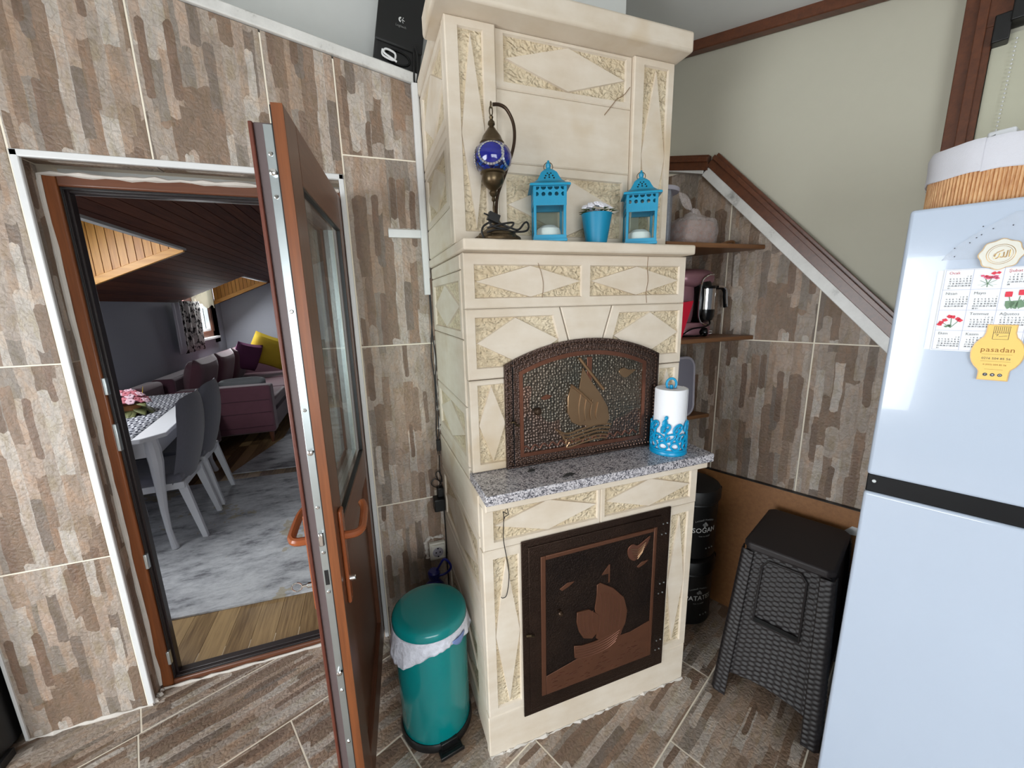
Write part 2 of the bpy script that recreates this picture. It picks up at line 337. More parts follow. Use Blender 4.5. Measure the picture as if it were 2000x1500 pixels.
# ------------------------------------------------------------------ mesh helpers
class MB:
    def __init__(s): s.v = []; s.f = []; s.mi = []
    def add(s, vs, fs, mi=0):
        b = len(s.v); s.v += [Vector(p) for p in vs]; s.f += [tuple(b+i for i in f) for f in fs]; s.mi += [mi]*len(fs); return s
    def box(s, x0, x1, y0, y1, z0, z1, mi=0, M_=None):
        vs = [Vector((x, y, z)) for x in (x0, x1) for y in (y0, y1) for z in (z0, z1)]
        if M_ is not None: vs = [M_ @ p for p in vs]
        return s.add(vs, [(0, 1, 3, 2), (4, 6, 7, 5), (0, 4, 5, 1), (2, 3, 7, 6), (0, 2, 6, 4), (1, 5, 7, 3)], mi)
    def prism(s, pts, d, mi=0):
        """closed polygon (list of 3D points) pushed along vector d"""
        pts = [Vector(p) for p in pts]; d = Vector(d); n = len(pts)
        tris = [tuple(t) for t in tessellate_polygon([pts])] if n > 4 else [tuple(range(n))]
        s.add(pts+[p+d for p in pts], [tuple(reversed(t)) for t in tris] + [tuple(i+n for i in t) for t in tris] + [(i, (i+1) % n, (i+1) % n+n, i+n) for i in range(n)], mi)
        return s
    def lathe(s, prof, c=(0, 0, 0), seg=24, mi=0, ax=None, sx=1, sy=1):
        c = Vector(c); vs = []; fs = []
        R_ = Vector((0, 0, 1)).rotation_difference(Vector(ax)).to_matrix() if ax is not None else None
        for r, z in prof:
            for k in range(seg):
                p = Vector((r*math.cos(2*PI*k/seg)*sx, r*math.sin(2*PI*k/seg)*sy, z))
                vs.append(c+(R_ @ p if R_ else p))
        for i in range(len(prof)-1):
            for k in range(seg):
                a = i*seg+k; b = i*seg+(k+1) % seg; fs.append((a, b, b+seg, a+seg))
        if prof[0][0] > 1e-6: fs.append(tuple(reversed(range(seg))))
        if prof[-1][0] > 1e-6: fs.append(tuple((len(prof)-1)*seg+k for k in range(seg)))
        return s.add(vs, fs, mi)
    def tube(s, pts, r, seg=8, mi=0, closed=False):
        pts = [Vector(p) for p in pts]; n = len(pts); rings = []
        rr = r if isinstance(r, (list, tuple)) else [r]*n
        prev = None
        for i, p in enumerate(pts):
            t = (pts[(i+1) % n]-pts[i-1]) if closed else (pts[min(i+1, n-1)]-pts[max(i-1, 0)])
            t = t.normalized() if t.length > 1e-9 else Vector((0, 0, 1))
            if prev is None: u = t.orthogonal().normalized()
            else: u = (prev - t*prev.dot(t)); u = u.normalized() if u.length > 1e-6 else t.orthogonal().normalized()
            prev = u; w_ = t.cross(u)
            rings.append([p+(u*math.cos(2*PI*k/seg)+w_*math.sin(2*PI*k/seg))*rr[i] for k in range(seg)])
        vs = [q for rg in rings for q in rg]; fs = []
        for i in range(n if closed else n-1):
            for k in range(seg):
                a = i*seg+k; b = i*seg+(k+1) % seg; j = ((i+1) % n)*seg
                fs.append((a, b, j+(k+1) % seg, j+k))
        if not closed: fs += [tuple(reversed(range(seg))), tuple((n-1)*seg+k for k in range(seg))]
        return s.add(vs, fs, mi)
    def ball(s, c, rx, ry=None, rz=None, seg=12, rings=8, mi=0, p=1.0, M_=None):
        ry = rx if ry is None else ry; rz = rx if rz is None else rz
        vs = []; fs = []; sg = lambda v: math.copysign(abs(v)**p, v)
        for i in range(rings+1):
            th = PI*i/rings-PI/2
            for k in range(seg):
                ph = 2*PI*k/seg; q = Vector((rx*sg(math.cos(th))*sg(math.cos(ph)), ry*sg(math.cos(th))*sg(math.sin(ph)), rz*sg(math.sin(th))))
                if M_ is not None: q = M_ @ q
                vs.append(q+Vector(c))
        for i in range(rings):
            for k in range(seg): fs.append((i*seg+k, i*seg+(k+1) % seg, (i+1)*seg+(k+1) % seg, (i+1)*seg+k))
        return s.add(vs, fs, mi)
    def sheet(s, f, nu, nv, mi=0, th=0):
        """grid surface f(u,v), optional thickness vector"""
        vs = [Vector(f(i/nu, j/nv)) for j in range(nv+1) for i in range(nu+1)]
        fs = [(j*(nu+1)+i, j*(nu+1)+i+1, (j+1)*(nu+1)+i+1, (j+1)*(nu+1)+i) for j in range(nv) for i in range(nu)]
        return s.add(vs, fs, mi)

def mats_of(m): return [M[k] for k in (m if isinstance(m, (list, tuple)) else [m])]
def mesh_of(name, mb, m, sharp=35):
    me = bpy.data.meshes.new(name); me.from_pydata([tuple(v) for v in mb.v], [], mb.f)
    for k in mats_of(m): me.materials.append(k)
    for p, i in zip(me.polygons, mb.mi): p.material_index = i; p.use_smooth = True
    bm = bmesh.new(); bm.from_mesh(me); bmesh.ops.remove_doubles(bm, verts=bm.verts, dist=1e-6); bmesh.ops.recalc_face_normals(bm, faces=bm.faces); bm.to_mesh(me); bm.free()
    me.set_sharp_from_angle(angle=math.radians(sharp)); me.update(); return me
LM = {}      # own record of local matrices (no depsgraph update needed)
def wmat(o):
    m = LM.get(o.name, Matrix.Identity(4))
    return m if o.parent is None else wmat(o.parent) @ m
def setm(o, m):
    LM[o.name] = m.copy(); o.matrix_local = m
def obj(name, mb, m, parent=None, world=True, bevel=0, solid=0, label=None, mtx=None, seg=2, sharp=35):
    """links one mesh object. world=True: vertices are world coordinates. mtx: own frame (vertices are local to it)."""
    if mtx is None and world and parent is not None:
        inv = wmat(parent).inverted(); mb.v = [inv @ v for v in mb.v]
    o = bpy.data.objects.new(name, mesh_of(name, mb, m, sharp)); COL.objects.link(o)
    if parent is not None: o.parent = parent
    if mtx is not None: setm(o, (wmat(parent).inverted() @ mtx) if parent is not None else mtx)
    if solid:
        s = o.modifiers.new('thickness', 'SOLIDIFY'); s.thickness = solid; s.offset = 0
    if bevel:
        b = o.modifiers.new('bevel', 'BEVEL'); b.width = bevel; b.segments = seg; b.limit_method = 'ANGLE'; b.angle_limit = math.radians(40)
    if label: o['label'] = label
    return o
def tag(o, label, cat, group=None):
    o['label'] = label; o['category'] = cat
    if group: o['group'] = group
    return o
def thing(name, label, cat, loc=(0, 0, 0), rz=0, group=None):
    o = bpy.data.objects.new(name, None); COL.objects.link(o); o.empty_display_size = .05
    setm(o, Matrix.Translation(loc) @ Matrix.Rotation(rz, 4, 'Z'))
    return tag(o, label, cat, group)
def solo(name, label, cat, mb, m, loc=None, group=None, **k):
    """a thing that is one mesh; origin moved to its base"""
    if loc is None:
        xs = [v.x for v in mb.v]; ys = [v.y for v in mb.v]; loc = ((min(xs)+max(xs))/2, (min(ys)+max(ys))/2, min(v.z for v in mb.v))
    L_ = Vector(loc); mb.v = [v-L_ for v in mb.v]
    o = obj(name, mb, m, None, **k); o.location = L_; return tag(o, label, cat, group)
def struct(name, mb=None, m=None, loc=(0, 0, 0), **k):
    if mb is None:
        o = bpy.data.objects.new(name, None); COL.objects.link(o); setm(o, Matrix.Translation(loc))
    else: o = obj(name, mb, m, None, **k)
    o['kind'] = 'structure'; return o
def copy_tree(o, parent=None):
    c = o.copy(); COL.objects.link(c)
    if parent is not None: c.parent = parent
    for ch in list(o.children): copy_tree(ch, c)
    return c
def spline(pts, n=6, closed=False):
    P_ = [Vector(p) for p in pts]; out = []; N = len(P_)
    for i in range(N if closed else N-1):
        g_ = (lambda k: P_[k % N]) if closed else (lambda k: P_[max(0, min(N-1, k))])
        a, b, c, d = g_(i-1), g_(i), g_(i+1), g_(i+2)
        for j in range(n):
            t = j/n; out.append(.5*((2*b)+(c-a)*t+(2*a-5*b+4*c-d)*t*t+(3*b-a-3*c+d)*t**3))
    if not closed: out.append(P_[-1])
    return out
def text_mesh(txt, size, mtx, m, parent, name='lettering', extrude=.0003, align='CENTER', spacing=1.0, line=1.0, label=None, kind=None, res=2, wrap=None):
    cu_ = bpy.data.curves.new('t', 'FONT'); cu_.body = txt; cu_.size = size; cu_.extrude = extrude; cu_.align_x = align; cu_.align_y = 'CENTER'
    cu_.space_character = spacing; cu_.space_line = line; cu_.resolution_u = res
    t = bpy.data.objects.new('t', cu_); COL.objects.link(t); bpy.context.view_layer.update()
    me = bpy.data.meshes.new_from_object(t.evaluated_get(bpy.context.evaluated_depsgraph_get()))
    bpy.data.objects.remove(t); bpy.data.curves.remove(cu_)
    if wrap:      # wrap(x, y, z) -> point, in the parent's world frame
        inv = wmat(parent).inverted()
        for v in me.vertices: v.co = inv @ Vector(wrap(v.co.x, v.co.y, v.co.z))
    me.materials.clear(); me.materials.append(M[m]); me.name = name
    o = bpy.data.objects.new(name, me); COL.objects.link(o); o.parent = parent
    if not wrap: setm(o, wmat(parent).inverted() @ mtx)
    if label: o['label'] = label
    if kind: o['kind'] = kind
    return o
def frame(O, U, V):
    U = Vector(U).normalized(); V = Vector(V).normalized(); W = U.cross(V); O = Vector(O)
    return Matrix(((U.x, V.x, W.x, O.x), (U.y, V.y, W.y, O.y), (U.z, V.z, W.z, O.z), (0, 0, 0, 1)))
def clip(poly, a, b, c):
    """keep a*x+b*y<=c"""
    out = []
    for i in range(len(poly)):
        p, q = poly[i-1], poly[i]; dp = a*p[0]+b*p[1]-c; dq = a*q[0]+b*q[1]-c
        if (dp <= 0) != (dq <= 0):
            t = dp/(dp-dq); out.append((p[0]+(q[0]-p[0])*t, p[1]+(q[1]-p[1])*t))
        if dq <= 0: out.append(q)
    o2 = [p for i, p in enumerate(out) if math.dist(p, out[i-1]) > .004]
    return o2
def area2(p): return abs(sum(p[i-1][0]*p[i][1]-p[i][0]*p[i-1][1] for i in range(len(p))))/2
def tiles(parent, F, rects, cuts, m, th=.008, gap=.0042, cache={}):
    """tiles as own objects in frame F (x,y in plane, z out)"""
    for (x0, y0, x1, y1) in rects:
        full = [(x0+gap/2, y0+gap/2), (x1-gap/2, y0+gap/2), (x1-gap/2, y1-gap/2), (x0+gap/2, y1-gap/2)]; p = full
        for c in cuts:
            p = clip(p, *c)
            if len(p) < 3: break
        if len(p) < 3 or area2(p) < 2e-4: continue
        T = F @ Matrix.Translation((x0, y0, 0)); loc = [(a-x0, b-y0, 0) for a, b in p]
        key = (m, round(x1-x0, 4), round(y1-y0, 4)) if p == full else None
        if key and key in cache:
            o = bpy.data.objects.new('tile', cache[key][0]); COL.objects.link(o); o.parent = parent; setm(o, wmat(parent).inverted() @ T)
        else:
            o = obj('tile', MB().prism(loc, (0, 0, th)), m, parent, mtx=T)
            if key: cache[key] = (o.data,)
        b = o.modifiers.new('bevel', 'BEVEL'); b.width = .0015; b.segments = 1; b.limit_method = 'ANGLE'

# ------------------------------------------------------------------ geometry constants (metres)
YW = 1.684                       # tiled wall with the door
A = math.radians(-66.825); R = Vector((math.cos(A), math.sin(A), 0)); N = Vector((-math.sin(A), math.cos(A), 0))   # second tiled wall runs along R, its outward normal is -N
CW = 1.943                       # its distance
def rp(s, c, z): return R*s+N*c+Vector((0, 0, z))
Z = Vector((0, 0, 1))

# ------------------------------------------------------------------ kitchen shell
def ceil_z(x, y): return 2.70-.19*x+.082*y
fl = struct('floor', MB().prism([(-2.7, -2.7, -.06), (3.4, -2.7, -.06), (3.4, 1.9, -.06), (-2.7, 1.9, -.06)], (0, 0, .0588)), 'grout')
FF = frame((0, 0, -.008), R, N); r_ = .3355; L = .668
rects = []
for i in range(-14, 14):
    x0 = -.449+i*r_
    off = {0: 1.131, 1: .799, 2: .463}[i % 3] if False else 1.131+((i) % 2)*0
    off = [1.131, .799, .467, .20, -.214][(-i) % 5] if i <= 0 else [1.131, .799, .467][i % 3]
    for j in range(-9, 8): rects.append((x0, off+j*L, x0+r_, off+(j+1)*L))
def wc(nx, ny, c):               # world half-plane nx*x+ny*y<=c in the floor frame
    return (nx*R.x+ny*R.y, nx*N.x+ny*N.y, c)
tiles(fl, FF, rects, [wc(0, 1, 1.752), wc(N.x, N.y, CW+.0), wc(-1, 0, 2.58), wc(0, -1, 2.58), wc(1, 0, 3.2)], 'floor_tile')

wb = struct('wall_back')
door_x0, door_x1, door_z = -.918, -.028, 1.953
def slopez(x): return 2.345-.19*(x+.016)     # tiled wall's sloping top
# masonry: left pier, right pier, lintel
mb = MB()
mb.box(-1.262, door_x0+.012, YW+.0012, 1.88, 0, door_z+.012)
mb.box(door_x1-.012, 1.43, YW+.0012, 1.88, 0, door_z+.012)
mb.prism([(-1.262, YW+.0012, door_z+.012), (1.43, YW+.0012, door_z+.012), (1.43, YW+.0012, slopez(.30)-.01), (.30, YW+.0012, slopez(.30)-.01), (-1.262, YW+.0012, slopez(-1.262)-.01)], (0, .1948, 0))
obj('masonry', mb, 'grout', wb)
FB = frame((0, YW+.008, 0), (1, 0, 0), (0, 0, 1))
cols = [-1.266, -.92, -.58, -.235, -.02, .325, .67, 1.015, 1.36, 1.5]; rows = [0, .648, 1.338, 2.033, 2.7]
rects = []
for i in range(len(cols)-1):
    for j in range(len(rows)-1):
        x0, x1, z0, z1 = cols[i], cols[i+1], rows[j], rows[j+1]
        if -.93 < x0 < -.03:
            if z1 <= door_z: continue
            if z0 < door_z: z0 = door_z; z1 = 2.7
            elif z0 > door_z: continue
        if x0 == -.92: pass
        if x1 <= -.91 and j == 2: z1 = 2.033
        rects.append((x0, z0, x1, z1))
tiles(wb, FB, rects, [(.19, 1, 2.345-.19*.016-.002), (1, 0, 1.39), (-1, 0, 1.262)], 'wall_tile', .008)
# upper plastered wall set back behind the marble ledge
obj('upper_plaster', MB().box(-2.6, 1.9, 1.86, 1.94, 1.9, 3.4), 'white_wall', wb)
obj('recess_plaster', MB().box(-2.6, -1.262, 1.80, 1.86, 0, 3.4), 'white_wall', wb)
# marble ledge on the sloping top
def bar(p, q, w0, w1, d0, d1, up, out):
    """bar from p to q; w along 'up', d along 'out'"""
    p, q, up, out = map(Vector, (p, q, up, out)); mb = MB(); vs = []
    for e in (p, q):
        for a in (w0, w1):
            for b in (d0, d1): vs.append(e+up*a+out*b)
    mb.add(vs, [(0, 1, 3, 2), (4, 6, 7, 5), (0, 4, 5, 1), (2, 3, 7, 6), (0, 2, 6, 4), (1, 5, 7, 3)]); return mb
struct('trim_1', bar((-1.262, YW, slopez(-1.262)), (.30, YW, slopez(.30)), 0, .036, -.19, .012, (0, 0, 1), (0, -1, 0)), 'marble', bevel=.004)
# white corner profiles round the tiled opening and at the wall's outer end
t2 = struct('trim_2')
pf = lambda a, b, wdt, up: bar(a, b, 0, wdt, -.010, .005, up, (0, -1, 0))
obj('profile', pf((door_x0, YW, 0), (door_x0, YW, door_z+.014), .020, (1, 0, 0)), 'white_pvc', t2, bevel=.003)
obj('profile', pf((door_x0, YW, door_z-.006), (door_x1+.006, YW, door_z-.006), .020, (0, 0, 1)), 'white_pvc', t2, bevel=.003)
obj('profile', pf((door_x1-.012, YW, 0), (door_x1-.012, YW, door_z+.014), .018, (1, 0, 0)), 'white_pvc', t2, bevel=.003)
obj('profile', bar((-1.268, YW, 0), (-1.268, YW, 2.5), -.004, .006, -.010, .004, (1, 0, 0), (0, -1, 0)), 'white_pvc', t2, bevel=.002)
# tiled reveal of the opening (narrow cut tiles)
rv = struct('trim_3')
for z0, z1 in ((0, .648), (.651, 1.338), (1.341, door_z-.008)):
    obj('tile', MB().prism([(0, 0, 0), (.064, 0, 0), (.064, z1-z0, 0), (0, z1-z0, 0)], (0, 0, .007)), 'wall_tile', rv, mtx=frame((door_x0+.007, YW+.008, z0), (0, 1, 0), (0, 0, 1)))
for x0, x1 in ((-.905, -.58), (-.577, -.235), (-.232, -.04)):
    obj('tile', MB().prism([(0, 0, 0), (.064, 0, 0), (.064, x1-x0, 0), (0, x1-x0, 0)], (0, 0, .007)), 'wall_tile', rv, mtx=frame((x1, YW+.008, door_z-.004), (0, 1, 0), (-1, 0, 0)))
# smeared white sealant
def smear(pts, r, m='plaster', par=None, n=9, amp=.5):
    pp = []; rr = []
    for i in range(len(pts)-1):
        a, b = Vector(pts[i]), Vector(pts[i+1])
        for j in range(n): pp.append(a.lerp(b, j/n)+Vector([random.uniform(-1, 1)*r*.35 for _ in range(3)])); rr.append(r*random.uniform(1-amp, 1+amp))
    pp.append(Vector(pts[-1])); rr.append(r)
    return MB().tube(pp, rr, 6)
obj('sealant', smear([(-.898, 1.748, .02), (-.898, 1.748, 1.92), (-.045, 1.748, 1.926)], .007, n=26, amp=.5), 'plaster', rv)
obj('sealant', smear([(-.895, 1.742, .002), (-.06, 1.742, .002)], .006, n=26, amp=.6), 'plaster', rv)
obj('sealant', smear([(-1.26, YW-.002, .002), (-.90, YW-.002, .002), (-.895, 1.74, .004)], .007, n=16, amp=.8), 'plaster', rv)

# ---- second tiled wall (runs along R) with painted plaster above a sloping moulding
wr = struct('wall_right')
P0, P1 = rp(-1.0, CW+.008, 0), rp(3.9, CW+.008, 0)
obj('plaster', MB().prism([P0-Z*.05, P1-Z*.05, P1+Z*3.5, P0+Z*3.5], N*.12), 'beige_wall', wr)
obj('grout_bed', MB().prism([rp(-1.0, CW+.0012, .60), rp(.9, CW+.0012, .60), rp(-.045, CW+.0012, 1.22), rp(-.80, CW+.0012, 2.03), rp(-1.0, CW+.0012, 2.08)], N*.004), 'grout', wr)
FR = frame(rp(0, CW+.008, 0), R, Z)
if (FR.to_3x3() @ Vector((0, 0, 1))).dot(N) > 0: pass
FR = frame(rp(0, CW+.008, 0), -R, Z)      # z axis = -R x Z ... points into the room
out = FR.to_3x3() @ Vector((0, 0, 1))
sg = 1 if out.dot(N) < 0 else -1
cols = [-1.02, -.674, -.328, .018, .364, .71, 1.056]; rects = []
FR2 = Matrix.Translation((0, 0, 0)) @ FR
for i in range(len(cols)-1):
    for z0, z1 in ((.0, .620), (.623, 1.313), (1.313, 2.2)):
        rects.append((-cols[i+1], z0, -cols[i], z1))
kx = (1.289-2.024)/(-.11+.80)             # slope of the marble edge over s
# z <= 2.024 + kx*(s+.80); here x=-s
tiles(wr, FR2, rects, [(kx, 1, 2.024+kx*.80+.02), (0, 1, 2.06), (1, 0, .995), (0, -1, -.60)], 'wall_tile', .008*sg)
def on_r(s, z, d=0): return rp(s, CW-d, z)
perp = Vector((0, 0, 0))
dl = (on_r(-.11, 1.289)-on_r(-.80, 2.024)).normalized(); upd = (Z-dl*Z.dot(dl)).normalized()
t4 = struct('trim_4')
e1 = on_r(-.80, 2.024); e2 = e1+dl*1.55
obj('marble_strip', bar(on_r(-1.0, 2.088), on_r(-.795, 2.028), 0, .036, -.004, .028, upd*0+Z, -N), 'marble', t4, bevel=.002)
obj('marble_strip', bar(e1, e2, 0, .040, -.004, .028, upd, -N), 'marble', t4, bevel=.002)
t5 = struct('trim_5')
for w0, w1, d in ((.038, .076, .032), (.070, .086, .042), (.080, .098, .026)):
    obj('moulding', bar(on_r(-1.0, 2.05+w0), on_r(-.775, 2.0+w0), 0, (w1-w0)*1.15, -.004, d, Z, -N), 'moulding_brown', t5, bevel=.0015)
    obj('moulding', bar(e1+upd*w0-dl*.01, e2+upd*w0, 0, w1-w0, -.004, d, upd, -N), 'moulding_brown', t5, bevel=.0015)
# brown moulding under the ceiling, brown window post
struct('trim_6', bar(on_r(-1.0, 2.540), on_r(3.9, 2.540-.15*4.9), 0, .075, -.004, .04, Z, -N), 'moulding_brown', bevel=.004)
# window with roller blind beside the post
w1 = struct('window_1')
obj('frame_post', bar(on_r(-.068, 1.25), on_r(-.068, 2.43), 0, .030, -.004, .030, R, -N), 'moulding_brown', w1, bevel=.002)
obj('frame_post', bar(on_r(-.040, 1.25), on_r(-.040, 2.43), 0, .022, -.004, .044, R, -N), 'moulding_brown', w1, bevel=.002)
obj('frame_post', bar(on_r(-.022, 1.25), on_r(-.022, 2.43), 0, .020, -.004, .032, R, -N), 'moulding_brown', w1, bevel=.002)
obj('top_rail', bar(on_r(-.022, 2.235), on_r(.9, 2.235), 0, .09, -.004, .034, Z, -N), 'moulding_brown', w1, bevel=.002)
obj('hinge', bar(on_r(.0, 2.185), on_r(.0, 2.255), -.004, .030, -.004, .050, R, -N), 'black', w1, bevel=.003)
obj('hinge', bar(on_r(.030, 2.225), on_r(.030, 2.33), -.004, .05, -.004, .060, R, -N), 'black', w1, bevel=.003)
obj('blind', bar(on_r(0, 1.30), on_r(.9, 1.30), 0, .91, -.004, .010, Z, -N), 'blind', w1)
mbc = MB()
for k in range(44): mbc.ball(on_r(.045-.0002*k, 2.19-.0105*k, .020), .0026, seg=6, rings=4)
o = obj('bead_chain', mbc, 'white_pvc', w1); o['kind'] = 'stuff'
# rest of the kitchen behind the camera
wl = struct('wall_left')
obj('plaster', MB().box(-2.72, -2.6, -2.72, 1.86, 0, .3).box(-2.72, -2.6, -2.72, 1.86, 1.9, 3.5).box(-2.72, -2.6, -2.72, -1.0, .3, 1.9).box(-2.72, -2.6, .7, 1.86, .3, 1.9), 'white_wall', wl)
wf = struct('wall_front')
obj('plaster', MB().box(-2.72, 3.4, -2.72, -2.6, 0, .3).box(-2.72, 3.4, -2.72, -2.6, 1.9, 3.5).box(-2.72, -1.3, -2.72, -2.6, .3, 1.9).box(.9, 3.4, -2.72, -2.6, .3, 1.9), 'white_wall', wf)
def shell_window(name, a, b, z0, z1, n_):
    w_ = struct(name); a, b, n_ = map(Vector, (a, b, n_)); u = (b-a).normalized(); ln = (b-a).length
    for p, q in ((0, .05), (ln/2-.03, ln/2+.03), (ln-.05, ln)): obj('frame_post', bar(a+u*p+Z*z0, a+u*p+Z*z1, 0, q-p, -.03, .03, u, n_), 'mahogany', w_)
    for z in (z0, z1-.05): obj('frame_rail', bar(a+Z*z, b+Z*z, 0, .05, -.03, .03, Z, n_), 'mahogany_x', w_)
    obj('pane', bar(a+Z*z0, b+Z*z0, 0, z1-z0, -.004, .004, Z, n_), 'glass', w_)
shell_window('window_2', (-2.66, -1.0, 0), (-2.66, .7, 0), .3, 1.9, (1, 0, 0))
shell_window('window_3', (-1.3, -2.66, 0), (.9, -2.66, 0), .3, 1.9, (0, 1, 0))
cx = [(-2.72, -2.72), (3.5, -2.72), (3.5, -1.6), (1.9, 1.94), (-2.72, 1.94)]
ce = struct('ceiling', MB().prism([(x, y, ceil_z(x, y)) for x, y in cx], (0, 0, .08)), 'white_wall')

# ------------------------------------------------------------------ doorway: frame, open leaf
d1 = struct('door_1', loc=(-.46, 1.75, 0))
fy0, fy1 = 1.750, 1.790; fx0, fx1, fz1 = -.900, -.036, 1.925
def ring(x0, x1, z0, z1, wd, y0, y1, wb_=None):
    return [MB().box(x0, x0+wd, y0, y1, z0, z1), MB().box(x1-wd, x1, y0, y1, z0, z1), MB().box(x0+wd, x1-wd, y0, y1, z1-wd, z1), MB().box(x0+wd, x1-wd, y0, y1, z0, z0+(wb_ or wd))]
for nm, b, m in zip(('jamb', 'jamb', 'head', 'sill'), ring(fx0, fx1, 0, fz1, .038, fy0, fy1, .024), ('lit_mahogany', 'mahogany', 'mahogany_x', 'mahogany_x')):
    obj(nm, b, m, d1, bevel=.005)
for b in ring(fx0+.036, fx1-.036, .018, fz1-.036, .010, fy0+.012, 1.800, .012): obj('rebate', b, 'frame_dark', d1, bevel=.002)
for b in ring(fx0+.044, fx1-.044, .026, fz1-.044, .008, fy0+.026, 1.806, .009): obj('rebate', b, 'frame_dark', d1, bevel=.002)
for b in ring(fx0+.040, fx1-.040, .022, fz1-.040, .004, fy0+.009, fy0+.013, .004): obj('gasket', b, 'gasket', d1, bevel=.001)
obj('sealant', smear([(fx0-.002, fy0-.004, .02), (fx0-.002, fy0-.004, 1.9)], .005, n=26), 'plaster', d1)
for z in (1.245, 1.04, .565, .13):
    obj('keeper', MB().box(fx0+.036, fx0+.047, fy0-.003, fy0+.014, z-.03, z+.03 if z != 1.04 else z+.07), 'steel', d1, bevel=.002)
# leaf: local frame u (hinge->free), n (towards kitchen side), z
H0 = Vector((-.040, 1.70, 0)); fe = Vector((-.110, .965, 0)); U = (fe-H0).normalized(); NN = Vector((-U.y, U.x, 0))
if NN.x < 0: NN = -NN
LW = (fe-H0).length
MD = Matrix(((U.x, NN.x, 0, H0.x), (U.y, NN.y, 0, H0.y), (0, 0, 1, 0), (0, 0, 0, 1)))
leaf = bpy.data.objects.new('door_leaf', None); COL.objects.link(leaf); leaf.parent = d1; setm(leaf, wmat(d1).inverted() @ MD)
leaf['label'] = 'brown glazed door leaf standing open towards the room'
def L_(name, mb, m, **k):
    return obj(name, mb, m, leaf, world=False, **k)
zb, zt = .03, 1.888; sw = .098
# kitchen-side flange (20 mm) : stiles and rails
L_('stile', MB().box(0, sw, -.022, 0, zb, zt), 'mahogany', bevel=.003)
L_('stile', MB().box(LW-sw, LW-.0006, -.022, 0, zb, zt), 'mahogany', bevel=.003)
L_('edge_strip', MB().box(LW-.0005, LW+.0012, -.0215, -.0005, zb+.001, zt-.001), 'lit_mahogany')
L_('rail', MB().box(sw, LW-sw, -.022, 0, zt-.125, zt), 'mahogany_x', bevel=.003)
L_('rail', MB().box(sw, LW-sw, -.022, 0, .83, .94), 'mahogany_x', bevel=.003)
L_('rail', MB().box(sw, LW-sw, -.022, 0, zb, .15), 'mahogany_x', bevel=.003)
L_('lower_panel', MB().box(sw-.002, LW-sw+.002, -.040, -.016, .148, .832), 'mahogany', bevel=.002)
# body behind the flange
zb2, zt2 = zb+.02, zt-.030; w2 = LW-.018
L_('core', MB().box(.018, sw-.01, -.062, -.022, zb2, zt2).box(w2-.07, w2, -.062, -.022, zb2, zt2).box(sw-.01, w2-.07, -.062, -.022, zt2-.1, zt2).box(sw-.01, w2-.07, -.062, -.022, zb2, .93), 'body_grey', bevel=.003)
L_('rear_lip', MB().box(.01, .08, -.070, -.062, zb2, zt2).box(w2-.06, w2+.004, -.070, -.062, zb2, zt2).box(.08, w2-.06, -.070, -.062, zb2, .95).box(.08, w2-.06, -.070, -.062, zt2-.1, zt2), 'red_lip', bevel=.002)
L_('gasket', MB().box(w2-.001, w2+.016, -.0245, -.0212, zb, zt-.004), 'gasket')
L_('lock_strip', MB().box(w2, w2+.003, -.044, -.027, zb2+.03, zt2-.004), 'steel', bevel=.0008)
mb = MB()
for z in (1.80, 1.72, 1.49, 1.27, 1.03, .91, .80, .50, .33): mb.lathe([(.0045, 0), (.0045, .002), (.003, .003)], (w2+.003, -.0355, z), 8, ax=(1, 0, 0))
L_('screw', mb, 'chrome')
for z in (1.765, 1.17, .56): L_('locking_cam', MB().lathe([(.007, 0), (.007, .008), (.004, .010), (0, .010)], (w2+.003, -.0345, z), 12, ax=(1, 0, 0)), 'chrome')
L_('latch_bolt', MB().box(w2, w2+.012, -.042, -.030, .93, .965), 'chrome', bevel=.003)
L_('deadbolt_slot', MB().box(w2, w2+.0045, -.040, -.031, .82, .86), 'gasket')
# glazing
L_('glass', MB().box(sw-.004, LW-sw+.004, -.013, -.008, .936, zt-.121), 'glass')
L_('glass', MB().box(sw-.01, LW-sw+.01, -.044, -.039, .93, zt-.115), 'glass')
L_('glazing_bead', MB().box(sw, sw+.006, -.012, -.001, .94, zt-.125).box(LW-sw-.006, LW-sw, -.012, -.001, .94, zt-.125).box(sw, LW-sw, -.012, -.001, .94, .946).box(sw, LW-sw, -.012, -.001, zt-.131, zt-.125), 'gasket')
L_('spacer_bar', MB().box(sw, sw+.012, -.039, -.024, .94, zt-.125).box(LW-sw-.012, LW-sw, -.039, -.024, .94, zt-.125).box(sw, LW-sw, -.039, -.024, .94, .952), 'steel')
# handles on both faces
def handle(side):
    s = 1 if side else -1; y0 = 0 if side else -.070
    hx = LW-.055
    p = L_('handle', MB().box(hx-.016, hx+.016, min(y0, y0+s*.010), max(y0, y0+s*.010), .735, 1.0), 'handle_brown', bevel=.006, seg=3)
    p['label'] = 'brown lever handle on long plate'
    pts = spline([(hx, y0, .925), (hx, y0+s*.032, .925), (hx-.012, y0+s*.046, .926), (hx-.035, y0+s*.050, .93), (hx-.10, y0+s*.048, .942), (hx-.125, y0+s*.040, .948)], 5)
    obj('lever', MB().tube(pts, .0105, 10), 'handle_brown', p, world=False)
    c = obj('cylinder', MB().lathe([(.007, 0), (.007, .014), (.005, .016), (0, .016)], (hx, y0+s*.008, .80), 12, ax=(0, s, 0)), 'chrome', p, world=False)
    return p
handle(True); hl = handle(False)
key = obj('key', MB().box(LW-.0565, LW-.0535, -.108, -.086, .797, .803).tube([(LW-.055, -.118+.012*math.cos(t), .80+.012*math.sin(t)) for t in [2*PI*k/14 for k in range(14)]], .0017, 6, closed=True), 'chrome', hl, world=False)
